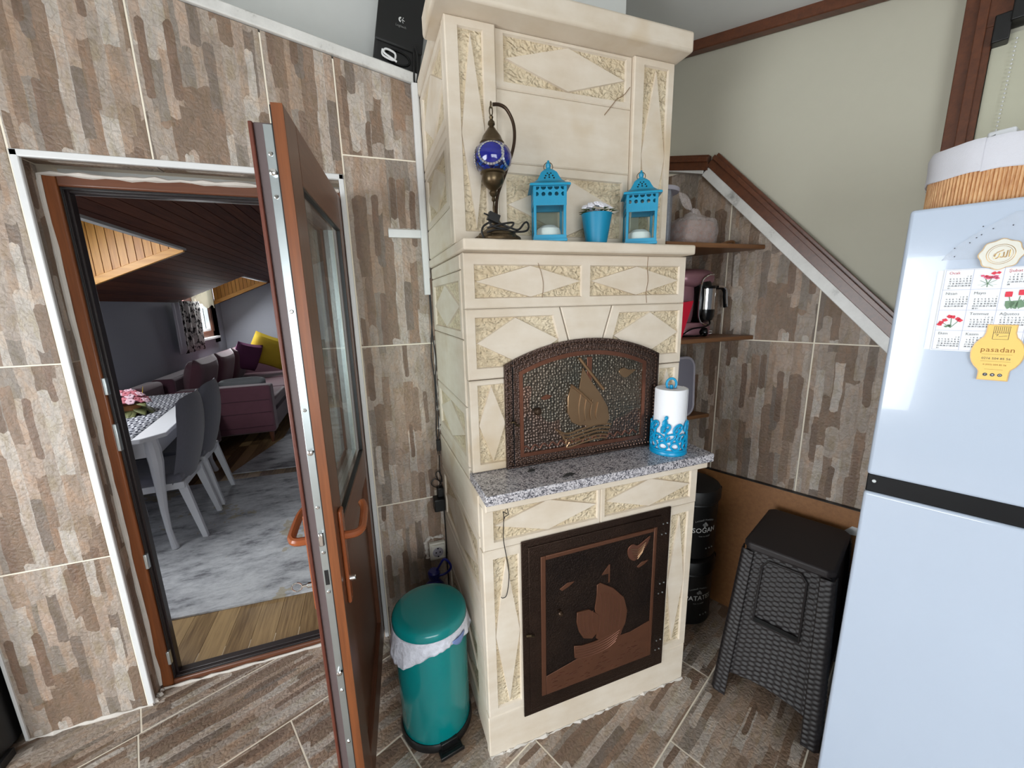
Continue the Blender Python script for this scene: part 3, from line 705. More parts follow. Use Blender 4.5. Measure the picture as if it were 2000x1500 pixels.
for z in (.25, 1.0, 1.72):
    L_('hinge', MB().lathe([(.009, 0), (.009, .09)], (-.006, -.004, z), 12), 'mahogany', bevel=.001)

# ------------------------------------------------------------------ stone stove
stove = thing('stone_stove', 'tall cream carved stone stove with copper doors in the corner', 'stove', (.67, 1.36, 0))
def stone(O, Uv, V, outline, panels, depth, name='stone_block', label=None, ch=.0035, rec=.007, dia=True, Nn=None):
    """block with chamfered front; panels = [(polygon, vertical?)] recessed, each with a raised diamond"""
    F = frame(O, Uv, V); W = F.to_3x3() @ Vector((0, 0, 1))
    sgn = 1 if (Nn is None or W.dot(Vector(Nn)) > 0) else -1
    T = lambda x, y, d: F @ Vector((x, y, sgn*d))
    n = len(outline); cx = sum(p[0] for p in outline)/n; cy = sum(p[1] for p in outline)/n
    def inset(poly, e):
        out_ = []; m_ = len(poly); sA = sum(poly[i-1][0]*poly[i][1]-poly[i][0]*poly[i-1][1] for i in range(m_)); sa = 1 if sA > 0 else -1
        for i in range(m_):
            p0, p1, p2 = Vector(poly[i-1]), Vector(poly[i]), Vector(poly[(i+1) % m_])
            a = (p1-p0).normalized(); b = (p2-p1).normalized(); na = Vector((-a.y, a.x))*sa; nb = Vector((-b.y, b.x))*sa
            k = (na+nb); k = k/(max(.2, k.dot(na))); out_.append(tuple(p1+k*e))
        return out_
    mb = MB(); inn = inset(outline, ch)
    vs = [T(x, y, -depth) for x, y in outline]+[T(x, y, -ch) for x, y in outline]+[T(x, y, 0) for x, y in inn]
    fs = [tuple(range(n))]
    for i in range(n):
        j = (i+1) % n; fs += [(i, j, j+n, i+n), (i+n, j+n, j+2*n, i+2*n)]
    mb.add(vs, fs)
    loops = [[Vector((x, y, 0)) for x, y in inn]]+[[Vector((x, y, 0)) for x, y in p] for p in panels]
    flat = [v for l in loops for v in l]
    tris = tessellate_polygon(loops); mb.add([T(v.x, v.y, 0) for v in flat], [tuple(t) for t in tris])
    for p in panels:
        m_ = len(p); q = inset(p, .003)
        mb.add([T(x, y, 0) for x, y in p]+[T(x, y, -rec) for x, y in q], [(i, (i+1) % m_, (i+1) % m_+m_, i+m_) for i in range(m_)])
        mb.add([T(x, y, -rec) for x, y in q], [tuple(range(m_))], 1)
        if dia:
            mids = [((p[i][0]+p[(i+1) % m_][0])/2, (p[i][1]+p[(i+1) % m_][1])/2) for i in range(m_)] if m_ == 4 else dia
            c = (sum(a for a, _ in mids)/len(mids), sum(b for _, b in mids)/len(mids))
            d1_ = [(c[0]+(a-c[0])*.965, c[1]+(b-c[1])*.94) for a, b in mids]; d0_ = [(c[0]+(a-c[0])*.985, c[1]+(b-c[1])*.98) for a, b in mids]
            k = len(mids)
            mb.add([T(x, y, -rec-.001) for x, y in d0_]+[T(x, y, -.0008) for x, y in d1_], [tuple(range(k, 2*k))]+[(i, (i+1) % k, (i+1) % k+k, i+k) for i in range(k)])
    o = obj(name, mb, ('stone', 'carved'), stove, label=label); return o
def rc(x0, x1, z0, z1): return [(x0, z0), (x1, z0), (x1, z1), (x0, z1)]
X0b, X1b, YB = .268, 1.072, 1.030
g_ = .0015
FRT = lambda y: dict(O=(0, y, 0), Uv=(1, 0, 0), V=(0, 0, 1), Nn=(0, -1, 0))
# core masses
obj('core', MB().box(X0b+.03, X1b-.02, YB+.03, YW-.002, 0, .94).box(.30, 1.05, 1.17, YW-.002, .94, 1.64).box(.30, 1.01, 1.23, YW-.002, 1.64, 2.25), 'stone', stove)
# lower body, front
stone(**FRT(YB), outline=rc(X0b-.003, X1b, 0, .162), panels=[], depth=.03)
stone(**FRT(YB), outline=rc(X0b, .41, .163, .769), panels=[rc(.299, .383, .19, .74)], depth=.03)
stone(**FRT(YB), outline=rc(.935, X1b+.002, .163, .769), panels=[rc(.968, 1.045, .19, .74)], depth=.03)
obj('firebox_wall', MB().box(.41, .935, YB+.012, YB+.03, .164, .77), 'stone', stove)
stone(**FRT(YB), outline=rc(X0b+.003, .672, .770, .9148), panels=[rc(.304, .662, .795, .902)], depth=.03)
stone(**FRT(YB), outline=rc(.672, X1b+.004, .770, .9148), panels=[rc(.688, 1.046, .795, .902)], depth=.03)
stone(**FRT(.995), outline=rc(X0b+.004, 1.082, .9155, .942), panels=[], depth=.20)
# lower body, left side (u = +y direction)
SIDE = dict(O=(X0b, 0, 0), Uv=(0, 1, 0), V=(0, 0, 1), Nn=(-1, 0, 0))
stone(**SIDE, outline=rc(YB+.031, YW-.004, 0, .36), panels=[rc(1.16, 1.62, .10, .33)], depth=.03)
stone(**SIDE, outline=rc(YB+.031, YW-.004, .362, .56), panels=[], depth=.03)
stone(**SIDE, outline=rc(YB+.031, YW-.004, .562, .80), panels=[rc(1.09, 1.63, .59, .775)], depth=.03)
stone(**SIDE, outline=rc(YB+.031, YW-.004, .802, .940), panels=[], depth=.03)
# right side of the lower body
stone(O=(X1b, 0, 0), Uv=(0, 1, 0), V=(0, 0, 1), Nn=(1, 0, 0), outline=rc(YB+.031, YW-.004, 0, .46), panels=[], depth=.02)
stone(O=(X1b, 0, 0), Uv=(0, 1, 0), V=(0, 0, 1), Nn=(1, 0, 0), outline=rc(YB+.031, YW-.004, .462, .940), panels=[], depth=.02)
obj('granite_slab', MB().box(.270, 1.090, .978, 1.160, .943, .973), 'granite', stove, bevel=.004, label='grey speckled granite ledge')
# middle block
YM = 1.140; XM0, XM1 = .276, 1.067
stone(**FRT(YM), outline=rc(XM0, XM1, 1.4822, 1.638), panels=[rc(.306, .656, 1.511, 1.607), rc(.685, 1.040, 1.511, 1.607)], depth=.03)
stone(**FRT(YM), outline=[(XM0, 1.272), (.640, 1.272), (.578, 1.481), (XM0, 1.481)], panels=[[(.303, 1.305), (.598, 1.305), (.556, 1.457), (.303, 1.457)]], depth=.03)
stone(**FRT(YM), outline=[(.643, 1.272), (.705, 1.272), (.769, 1.481), (.581, 1.481)], panels=[], depth=.03, label='plain keystone above the arched door')
stone(**FRT(YM), outline=[(.708, 1.272), (XM1, 1.272), (XM1, 1.481), (.772, 1.481)], panels=[[(.755, 1.305), (1.050, 1.305), (1.050, 1.458), (.798, 1.458)]], depth=.03)
stone(**FRT(YM), outline=rc(XM0+.002, .43, .975, 1.269), panels=[rc(.302, .39, 1.0, 1.255)], depth=.03)
stone(**FRT(YM), outline=rc(.92, XM1-.002, .975, 1.269), panels=[rc(.975, 1.045, 1.0, 1.255)], depth=.03)
obj('oven_wall', MB().box(.43, .92, YM+.012, YM+.03, .975, 1.27), 'stone', stove)
SIDEM = dict(O=(XM0-.004, 0, 0), Uv=(0, 1, 0), V=(0, 0, 1), Nn=(-1, 0, 0))
stone(**SIDEM, outline=rc(YM+.031, YW-.004, 1.595, 1.637), panels=[], depth=.03)
stone(**SIDEM, outline=rc(YM+.031, YW-.004, 1.392, 1.593), panels=[rc(1.195, 1.635, 1.415, 1.565)], depth=.03)
stone(**SIDEM, outline=rc(YM+.031, YW-.004, 1.184, 1.390), panels=[], depth=.03)
stone(**SIDEM, outline=rc(YM+.031, YW-.004, .984, 1.182), panels=[rc(1.20, 1.635, 1.01, 1.155)], depth=.03)
stone(**SIDEM, outline=rc(YM+.031, YW-.004, .942, .982), panels=[], depth=.03)
stone(O=(XM1, 0, 0), Uv=(0, 1, 0), V=(0, 0, 1), Nn=(1, 0, 0), outline=rc(YM+.031, YW-.004, .975, 1.637), panels=[], depth=.02)
# mantel shelf
obj('mantel_slab', MB().box(.266, 1.055, 1.088, YW-.004, 1.639, 1.670), 'stone', stove, bevel=.006, seg=3)
# upper block
YT = 1.200
stone(**FRT(YT+.012), outline=rc(.4105, .8692, 2.0972, 2.246), panels=[rc(.436, .848, 2.115, 2.236)], depth=.03)
stone(**FRT(YT+.012), outline=rc(.4105, .8692, 1.9045, 2.0964), panels=[], depth=.03)
stone(**FRT(YT+.012), outline=rc(.4105, .8692, 1.671, 1.9037), panels=[rc(.436, .845, 1.70, 1.878)], depth=.03)
stone(**FRT(YT), outline=rc(.268, .410, 1.671, 2.246), panels=[rc(.303, .374, 1.705, 2.225)], depth=.04)
stone(**FRT(YT), outline=rc(.870, 1.026, 1.671, 2.246), panels=[rc(.906, 1.002, 1.705, 2.225)], depth=.04)
SIDET = dict(O=(.268, 0, 0), Uv=(0, 1, 0), V=(0, 0, 1), Nn=(-1, 0, 0))
stone(**SIDET, outline=rc(YT+.041, YW-.004, 1.992, 2.245), panels=[rc(1.26, 1.62, 2.02, 2.22)], depth=.03)
stone(**SIDET, outline=rc(YT+.041, YW-.004, 1.962, 1.990), panels=[], depth=.03)
stone(**SIDET, outline=rc(YT+.041, YW-.004, 1.780, 1.960), panels=[rc(1.28, 1.62, 1.80, 1.945)], depth=.03)
stone(**SIDET, outline=rc(YT+.041, YW-.004, 1.672, 1.778), panels=[], depth=.03)
stone(O=(1.026, 0, 0), Uv=(0, 1, 0), V=(0, 0, 1), Nn=(1, 0, 0), outline=rc(YT+.041, YW-.004, 1.672, 2.245), panels=[], depth=.02)
obj('cornice', MB().prism([(.232, 1.135, 2.247), (1.040, 1.135, 2.247), (1.040, YW-.004, 2.247), (.262, YW-.004, 2.247), (.262, 1.33, 2.247), (.232, 1.33, 2.247)], (0, 0, .058)), 'stone', stove, bevel=.008, seg=3)
M['crack'] = plain('crack_brown', (136, 108, 80), .9)  # brown of the thin crack lines in the stone
obj('flue_box', MB().box(.42, .90, 1.30, YW-.004, 2.305, 2.56), 'white_wall', stove, label='white painted flue box above the cornice')
# cracks and plaster smears
obj('crack', MB().tube(spline([(.505, YM-.0004, 1.612), (.515, YM-.0004, 1.585), (.522, YM-.0004, 1.55), (.518, YM-.0004, 1.51)], 4), .0009, 4), 'crack', stove)
obj('crack', MB().tube(spline([(.904, YM-.0004, 1.636), (.903, YM-.0004, 1.60), (.908, YM-.0004, 1.56), (.902, YM-.0004, 1.52), (.906, YM-.0004, 1.486)], 4), .0009, 4), 'crack', stove)
obj('crack', MB().tube(spline([(.862, YT+.011, 2.16), (.84, YT+.011, 2.135), (.815, YT+.011, 2.12), (.795, YT+.011, 2.098), (.77, YT+.011, 2.07)], 4), .0014, 4), 'crack', stove)
obj('sealant', smear([(X0b, YB-.001, .001), (X1b, YB-.001, .001)], .005, n=60, amp=.9), 'plaster', stove)
obj('sealant', smear([(X0b-.002, YW-.006, .95), (X0b-.002, YW-.006, 1.35)], .005, n=26, amp=.8), 'plaster', stove)

# copper arched oven door
def arc_pts(x0, x1, zs, zt_, n=14):
    c = (x0+x1)/2; h = zt_-zs; w_ = (x1-x0)/2; r = (w_*w_+h*h)/(2*h); zc = zt_-r; a0 = math.asin(w_/r)
    return [(c+r*math.sin(a0-2*a0*i/n), zc+r*math.cos(a0-2*a0*i/n)) for i in range(n+1)]
def P3(pts, y): return [(x, y, z) for x, z in pts]
yD = YM-.002
def arch_poly(x0, x1, z0, zs, zt_, n=14): return [(x0, z0), (x1, z0)]+arc_pts(x0, x1, zs, zt_, n)
od = bpy.data.objects.new('oven_door', None); COL.objects.link(od); od.parent = stove; setm(od, wmat(stove).inverted() @ Matrix.Translation((.67, yD, .975)))
od['label'] = 'arched hammered copper oven door with a sailing ship relief'
def band(pa, pb, y0, y1, m, nm, par):
    mb = MB(); n = len(pa); vs = P3(pa, y0)+P3(pb, y0)+P3(pa, y1)+P3(pb, y1); fs = []
    for i in range(n):
        j = (i+1) % n; fs += [(i, j, j+n, i+n), (i+2*n, i+3*n, j+3*n, j+2*n), (i, i+2*n, j+2*n, j), (i+n, j+n, j+3*n, i+3*n)]
    mb.add(vs, fs); return obj(nm, mb, m, par)
Aout = arch_poly(.386, .961, .976, 1.312, 1.379); A1 = arch_poly(.4105, .935, .992, 1.298, 1.357); A2 = arch_poly(.432, .905, 1.010, 1.288, 1.340)
A3 = arch_poly(.444, .893, 1.022, 1.280, 1.326)
obj('backplate', MB().prism(P3(Aout, yD), (0, -.006, 0)), 'copper_frame', od)
band(Aout, arch_poly(.392, .955, .982, 1.309, 1.373), yD-.006, yD-.010, 'copper_frame', 'rim', od)
band(A1, A2, yD-.006, yD-.010, 'copper_frame', 'hammered_band', od)
band(A2, A3, yD-.006, yD-.013, 'copper_bright', 'bright_band', od)
obj('hammered_panel', MB().prism(P3(A3, yD-.005), (0, -.0035, 0)), 'copper_hammered', od)
# rows of punched beads round the band
mb = MB()
def along(poly, step):
    out_ = []; acc = 0
    for i in range(len(poly)):
        a, b = Vector(poly[i-1]), Vector(poly[i]); l = (b-a).length; t = step-acc
        while t < l: out_.append(a.lerp(b, t/l)); t += step
        acc = (acc+l) % step
    return out_
for pl in (arch_poly(.399, .948, .988, 1.305, 1.366), arch_poly(.421, .920, 1.0, 1.294, 1.349)):
    for p in along(pl, .0125): mb.ball((p.x, yD-.0095, p.y), .0042, .0042, .0046, seg=6, rings=4)
o = obj('punched_beads', mb, 'copper_bead', od); o['kind'] = 'stuff'
obj('door_gap', MB().box(.4105, .4125, yD-.0115, yD-.006, .979, 1.322), 'dark_hole', od)
yR = yD-.0085
def relief(pts, m, nm, par, d=.004, y=yR):
    o = obj(nm, MB().prism([(x, y, z) for x, z in pts], (0, -d, 0)), m, par, bevel=.0012, seg=1); return o
def smooth2(pts, n=6): return [(p.x, p.y) for p in spline([(a, b, 0) for a, b in pts], n, True)]
# big curved main sail, jib, mast, pennant yard, hull of waves, cloud, gull
relief([(.655, 1.285), (.690, 1.235), (.725, 1.19), (.755, 1.14), (.762, 1.10), (.748, 1.075), (.715, 1.085), (.68, 1.082), (.645, 1.092), (.632, 1.14), (.640, 1.20)], 'copper_sail', 'main_sail', od)
relief([(.612, 1.228), (.690, 1.165), (.672, 1.12), (.650, 1.085), (.615, 1.105), (.600, 1.14), (.600, 1.19)], 'copper_sail', 'fore_sail', od, .006)
obj('mast', MB().box(.672, .690, yR-.003, yR, 1.225, 1.318), 'copper_bright', od, bevel=.001)
obj('yard', MB().tube([(.640, yR-.004, 1.318), (.690, yR-.004, 1.258), (.735, yR-.004, 1.205)], .0055, 6), 'copper_sail', od)
obj('boom', MB().tube([(.610, yR-.007, 1.232), (.650, yR-.007, 1.20), (.690, yR-.007, 1.162)], .0045, 6), 'copper_sail', od)
for k in range(5):
    z = 1.072-.012*k
    obj('wave', MB().tube(spline([(.56+.012*k, yR-.002, z+.012), (.60, yR-.002, z-.006), (.66, yR-.002, z+.004), (.72, yR-.002, z+.012), (.768-.004*k, yR-.002, z+.006)], 5), .0038, 6), 'copper_sail', od)
for k in range(14):
    x = .455+k*.0315
    obj('wave_crest', MB().tube(spline([(x-.016, yR-.001, 1.030), (x-.004, yR-.001, 1.045), (x+.012, yR-.001, 1.032)], 4), .003, 5), 'copper_wave', od)
for k in range(4):
    x = .648+k*.022
    obj('sail_seam', MB().tube(spline([(x, yR-.006, 1.20-.012*k), (x-.008, yR-.006, 1.15-.01*k), (x-.003, yR-.006, 1.105)], 4), .0022, 5), 'copper_sail', od)
relief(smooth2([(.795, 1.262), (.815, 1.272), (.835, 1.264), (.865, 1.262), (.845, 1.248), (.822, 1.236), (.805, 1.246)], 3), 'copper_sail', 'cloud', od, .003)
relief([(.505, 1.198), (.525, 1.208), (.545, 1.202), (.535, 1.192), (.515, 1.190)], 'copper_bright', 'gull', od, .002)
obj('knob', MB().lathe([(.005, 0), (.005, .010), (.011, .014), (.013, .021), (.009, .028), (0, .030)], (.487, yR, 1.160), 16, ax=(0, -1, 0)), 'brass_dark', od)
obj('latch', MB().tube(spline([(.402, yD-.010, 1.128), (.4105, yD-.018, 1.132), (.424, yD-.012, 1.116), (.430, yD-.012, 1.118)], 4), .0032, 6), 'brass', od)
# lower firebox door
yL = YB-.003
fd = bpy.data.objects.new('firebox_door', None); COL.objects.link(fd); fd.parent = stove; setm(fd, wmat(stove).inverted() @ Matrix.Translation((.67, yL, .12)))
fd['label'] = 'square dark metal firebox door with copper ship relief'
q0, q1, w0_, w1_ = .388, .958, .122, .780
obj('backplate', MB().box(q0, q1, yL-.005, yL, w0_, w1_), 'iron_frame', fd, bevel=.002)
obj('door_panel', MB().box(q0+.022, q1-.044, yL-.009, yL-.004, w0_+.022, w1_-.022), 'iron_frame', fd, bevel=.002)
bx0, bx1, bz0, bz1 = q0+.062, q1-.062, w0_+.068, w1_-.062
for b in (MB().box(bx0, bx0+.017, yL-.0125, yL-.008, bz0, bz1), MB().box(bx1-.013, bx1, yL-.0125, yL-.008, bz0, bz1), MB().box(bx0+.017, bx1-.013, yL-.0125, yL-.008, bz1-.015, bz1)):
    obj('copper_border', b, 'relief_copper', fd, bevel=.002)
obj('hammered_panel', MB().box(bx0+.017, bx1-.013, yL-.0105, yL-.0085, bz0, bz1-.015), 'iron_hammered', fd)
yR2 = yL-.0105
relief([(bx0+.017, bz0), (bx1-.013, bz0), (bx1-.013, .345), (bx1-.05, .335), (.80, .325), (.74, .325), (.70, .318), (.62, .30), (.56, .285), (bx0+.017, .265)], 'relief_copper', 'sea', fd, .002, yR2)
relief([(.655, .56), (.668, .565), (.720, .53), (.765, .48), (.782, .42), (.775, .37), (.752, .325), (.69, .318), (.655, .35), (.662, .40), (.648, .47), (.655, .52)], 'relief_copper', 'main_sail', fd, .004, yR2)
relief([(.580, .478), (.625, .476), (.662, .445), (.664, .375), (.640, .355), (.605, .368), (.588, .40), (.578, .44)], 'relief_copper', 'fore_sail', fd, .005, yR2)
relief([(.570, .349), (.60, .340), (.65, .338), (.72, .346), (.765, .368), (.760, .335), (.735, .300), (.66, .284), (.60, .282), (.572, .30)], 'relief_copper', 'hull', fd, .0045, yR2)
relief([(.700, .555), (.706, .555), (.706, .625), (.700, .625)], 'relief_copper', 'mast', fd, .003, yR2)
relief([(.672, .592), (.700, .625), (.700, .590)], 'relief_copper', 'pennant', fd, .003, yR2)
relief(smooth2([(.775, .665), (.795, .678), (.815, .668), (.845, .682), (.868, .692), (.850, .655), (.825, .622), (.80, .612), (.778, .632)], 3), 'copper_bright', 'cloud', fd, .003, yR2)
relief([(.515, .585), (.545, .60), (.572, .598), (.55, .585), (.525, .575)], 'relief_copper', 'gull', fd, .002, yR2)
relief([(.815, .585), (.835, .598), (.868, .60), (.845, .585), (.822, .578)], 'relief_copper', 'gull', fd, .002, yR2)
for k in range(6):
    x = .668+.016*k; zt2_ = .545-.5*max(0, x-.68)
    obj('sail_seam', MB().tube(spline([(x, yR2-.004, zt2_-.02), (x+.006, yR2-.004, (zt2_+.36)/2), (x-.002, yR2-.004, .365)], 4), .0012, 5), 'copper_wave', fd)
for k in range(4):
    obj('sail_seam', MB().tube(spline([(.592+.016*k, yR2-.005, .468), (.590+.016*k, yR2-.005, .42), (.604+.014*k, yR2-.005, .378)], 4), .0012, 5), 'copper_wave', fd)
for k in range(5):
    obj('hull_line', MB().tube(spline([(.576, yR2-.0045, .338-.011*k), (.64, yR2-.0045, .328-.010*k), (.70, yR2-.0045, .334-.010*k), (.752-.004*k, yR2-.0045, .352-.010*k)], 4), .0013, 5), 'copper_wave', fd)
random.seed(17)
mb = MB()
for k in range(60):
    x = random.uniform(bx0+.03, bx1-.05); z = random.uniform(bz0+.006, .255+.10*(x-bx0)); l = random.uniform(.008, .022)
    mb.tube([(x, yR2-.002, z), (x+l*.5, yR2-.0028, z+.003), (x+l, yR2-.002, z+.001)], .0010, 4)
o = obj('sea_stroke', mb, 'copper_wave', fd); o['kind'] = 'stuff'
for k in range(5):
    obj('cloud_line', MB().tube([(.785+.004*k, yR2-.0035, .662-.010*k), (.815, yR2-.0035, .652-.009*k), (.848-.003*k, yR2-.0035, .672-.008*k)], .0012, 5), 'copper_sail', fd)
obj('knob', MB().lathe([(.004, 0), (.004, .008), (.008, .011), (.009, .016), (.006, .021), (0, .022)], (.513, yR2, .505), 14, ax=(0, -1, 0)), 'brass_dark', fd)
obj('latch', MB().tube([(.398, yL-.012, .448), (.4105, yL-.018, .450), (.424, yL-.014, .440)], .004, 6), 'brass', fd)
for z in (.70, .46, .215):
    for dx, dz in ((-.012, .02), (.006, .02), (-.016, -.02), (.002, -.02)):
        obj('rivet', MB().lathe([(.0032, 0), (.0026, .002), (0, .003)], (q1-.020+dx, yL-.005, z+dz), 8, ax=(0, -1, 0)), 'steel', fd)

# wire hook, black sticks on the granite
solo('wire_hook', 'thin bent black wire hook hanging on the front of the stone stove', 'wire', MB().tube(spline([(.334, .990, .905), (.322, .988, .915), (.324, .988, .90), (.333, 1.024, .80), (.346, 1.026, .71), (.347, 1.026, .66), (.338, 1.024, .612), (.325, 1.022, .606), (.318, 1.018, .614)], 5), .0013, 6), 'cord')
solo('wire_stub', 'short black wire stub beside the long wire hook on the stone stove', 'wire', MB().tube([(.338, .993, .918), (.339, .992, .90), (.339, 1.026, .875), (.334, 1.024, .865)], .0013, 6), 'cord')
for (x, y, a, ln, lb) in ((.545, 1.012, .15, .024, 'larger black charred chip lying near the middle of the granite ledge'), (.452, 1.086, .1, .014, 'smaller black chip lying at the left end of the granite ledge')):
    solo('charred_chip', lb, 'chip', MB().tube([(x-ln, y-ln*a, .977), (x-ln*.3, y, .979), (x+ln*.4, y+.002, .979), (x+ln, y+ln*a, .9765)], [.001, .0045, .0048, .001], 6), 'granite_chip')

# ------------------------------------------------------------------ on the mantel
mz = 1.670
lamp = thing('mosaic_lamp', 'bronze swan-neck table lamp with hanging cobalt blue mosaic globe', 'lamp', (.383, 1.150, mz))
obj('base', MB().lathe([(.066, 0), (.068, .006), (.064, .012), (.056, .016), (.053, .022), (.040, .029), (.028, .038), (.020, .046), (.010, .054), (.007, .06)], (.383, 1.15, mz), 32), 'brass', lamp)
mb = MB()
for k in range(30): a = 2*PI*k/30; mb.ball((.383+.0645*math.cos(a), 1.15+.0645*math.sin(a), mz+.008), .0034, seg=6, rings=4)
o = obj('beaded_rim', mb, 'brass', lamp); o['kind'] = 'stuff'
neck = spline([(.384, 1.156, mz+.055), (.384, 1.156, mz+.09), (.390, 1.156, mz+.13), (.415, 1.155, mz+.19), (.436, 1.154, mz+.245), (.443, 1.153, mz+.285), (.438, 1.152, mz+.32), (.420, 1.151, mz+.348), (.400, 1.15, mz+.356), (.380, 1.149, mz+.354)], 6)
obj('neck', MB().tube(neck, .0045, 10), 'brass_dark', lamp)
gx, gy = .374, 1.148
obj('hook_ring', MB().tube([(gx+.0045*math.cos(t), gy, mz+.337+.012*math.sin(t)) for t in [2*PI*k/12 for k in range(12)]], .0016, 6, closed=True).tube([(gx, gy+.004*math.cos(t), mz+.352+.008*math.sin(t)) for t in [2*PI*k/12 for k in range(12)]], .0016, 6, closed=True), 'brass', lamp)
obj('upper_cap', MB().lathe([(.003, .327), (.006, .322), (.004, .316), (.009, .310), (.010, .304), (.006, .299), (.009, .296), (.016, .286), (.025, .274), (.030, .262), (.034, .258), (.034, .252)], (gx, gy, mz), 24), 'brass', lamp)
gl = obj('globe', MB().ball((gx, gy, mz+.219), .0525, .0525, .045, 28, 18), 'mosaic', lamp, label='cobalt blue mosaic glass globe')
for az, el in ((-112, 4), (-40, 2), (32, 0), (150, 0)):
    a = math.radians(az); d = Vector((math.cos(a), math.sin(a), .05)).normalized(); c = Vector((gx, gy, mz+.219))+Vector((d.x*.0435, d.y*.0435, d.z*.04))
    F = d.to_track_quat('Z', 'Y').to_matrix()
    def onball(r, t):
        p = d*math.sqrt(max(0, 1-(r/.0525)**2)) + (F @ Vector((math.cos(t), math.sin(t), 0)))*(r/.0525)
        return Vector((gx, gy, mz+.219))+Vector((p.x*.0533, p.y*.0533, p.z*.0458))
    mb = MB()
    for r in (0.0001, .010, .018, .0235): pass
    vs = [onball(0, 0)]+[onball(r, 2*PI*k/20) for r in (.010, .020, .0290) for k in range(20)]
    fs = [(0, 1+k, 1+(k+1) % 20) for k in range(20)]+[(1+20*i+k, 1+20*(i+1)+k, 1+20*(i+1)+(k+1) % 20, 1+20*i+(k+1) % 20) for i in range(2) for k in range(20)]
    obj('blue_disc', MB().add(vs, fs), 'mosaic_blue', gl)
    mb = MB()
    for k in range(26):
        t0 = 2*PI*k/26; t1 = 2*PI*(k+.82)/26
        mb.add([onball(.0300, t0)+d*.0006, onball(.0350, t0)+d*.0006, onball(.0350, t1)+d*.0006, onball(.0300, t1)+d*.0006], [(0, 1, 2, 3)])
    o = obj('silver_ring', mb, 'mirror_bit', gl); o['kind'] = 'stuff'
obj('lower_cap', MB().lathe([(.034, .186), (.035, .180), (.030, .177), (.031, .165), (.027, .152), (.018, .144), (.009, .137), (.012, .131), (.009, .124), (.004, .120), (.006, .112), (.002, .106), (.0035, .092), (.0025, .078), (0, .070)], (gx, gy, mz), 24), 'brass', lamp)
def cablepts(c, rx, ry, n, z, j=.004):
    return [(c[0]+rx*math.cos(2*PI*k/n*1.0)+random.uniform(-j, j), c[1]+ry*math.sin(2*PI*k/n)+random.uniform(-j, j)*.5, z+random.uniform(-j, j)) for k in range(n)]
mb = MB()
mb.tube(spline([(.328, 1.105, mz+.004), (.323, 1.104, mz+.02), (.332, 1.105, mz+.036), (.36, 1.107, mz+.046), (.40, 1.105, mz+.034), (.43, 1.106, mz+.028), (.452, 1.112, mz+.048), (.464, 1.118, mz+.050), (.468, 1.12, mz+.038), (.455, 1.112, mz+.026), (.42, 1.105, mz+.022), (.37, 1.104, mz+.026), (.338, 1.106, mz+.018)], 5), .0028, 7)
mb.tube(spline([(.34, 1.108, mz+.03), (.38, 1.10, mz+.04), (.415, 1.102, mz+.045), (.40, 1.104, mz+.03), (.355, 1.103, mz+.034), (.345, 1.106, mz+.05)], 5), .0028, 7)
lcord = obj('cord', mb, 'cord', lamp, label='black cord coiled over the foot')
obj('plug', MB().box(-.016, .016, -.009, .009, -.011, .011, 0, Matrix.Translation((.357, 1.102, mz+.056)) @ Matrix.Rotation(.35, 4, 'Y')).tube([(.344, 1.102, mz+.061), (.330, 1.102, mz+.066)], .0025, 6), 'black', lcord, bevel=.003)

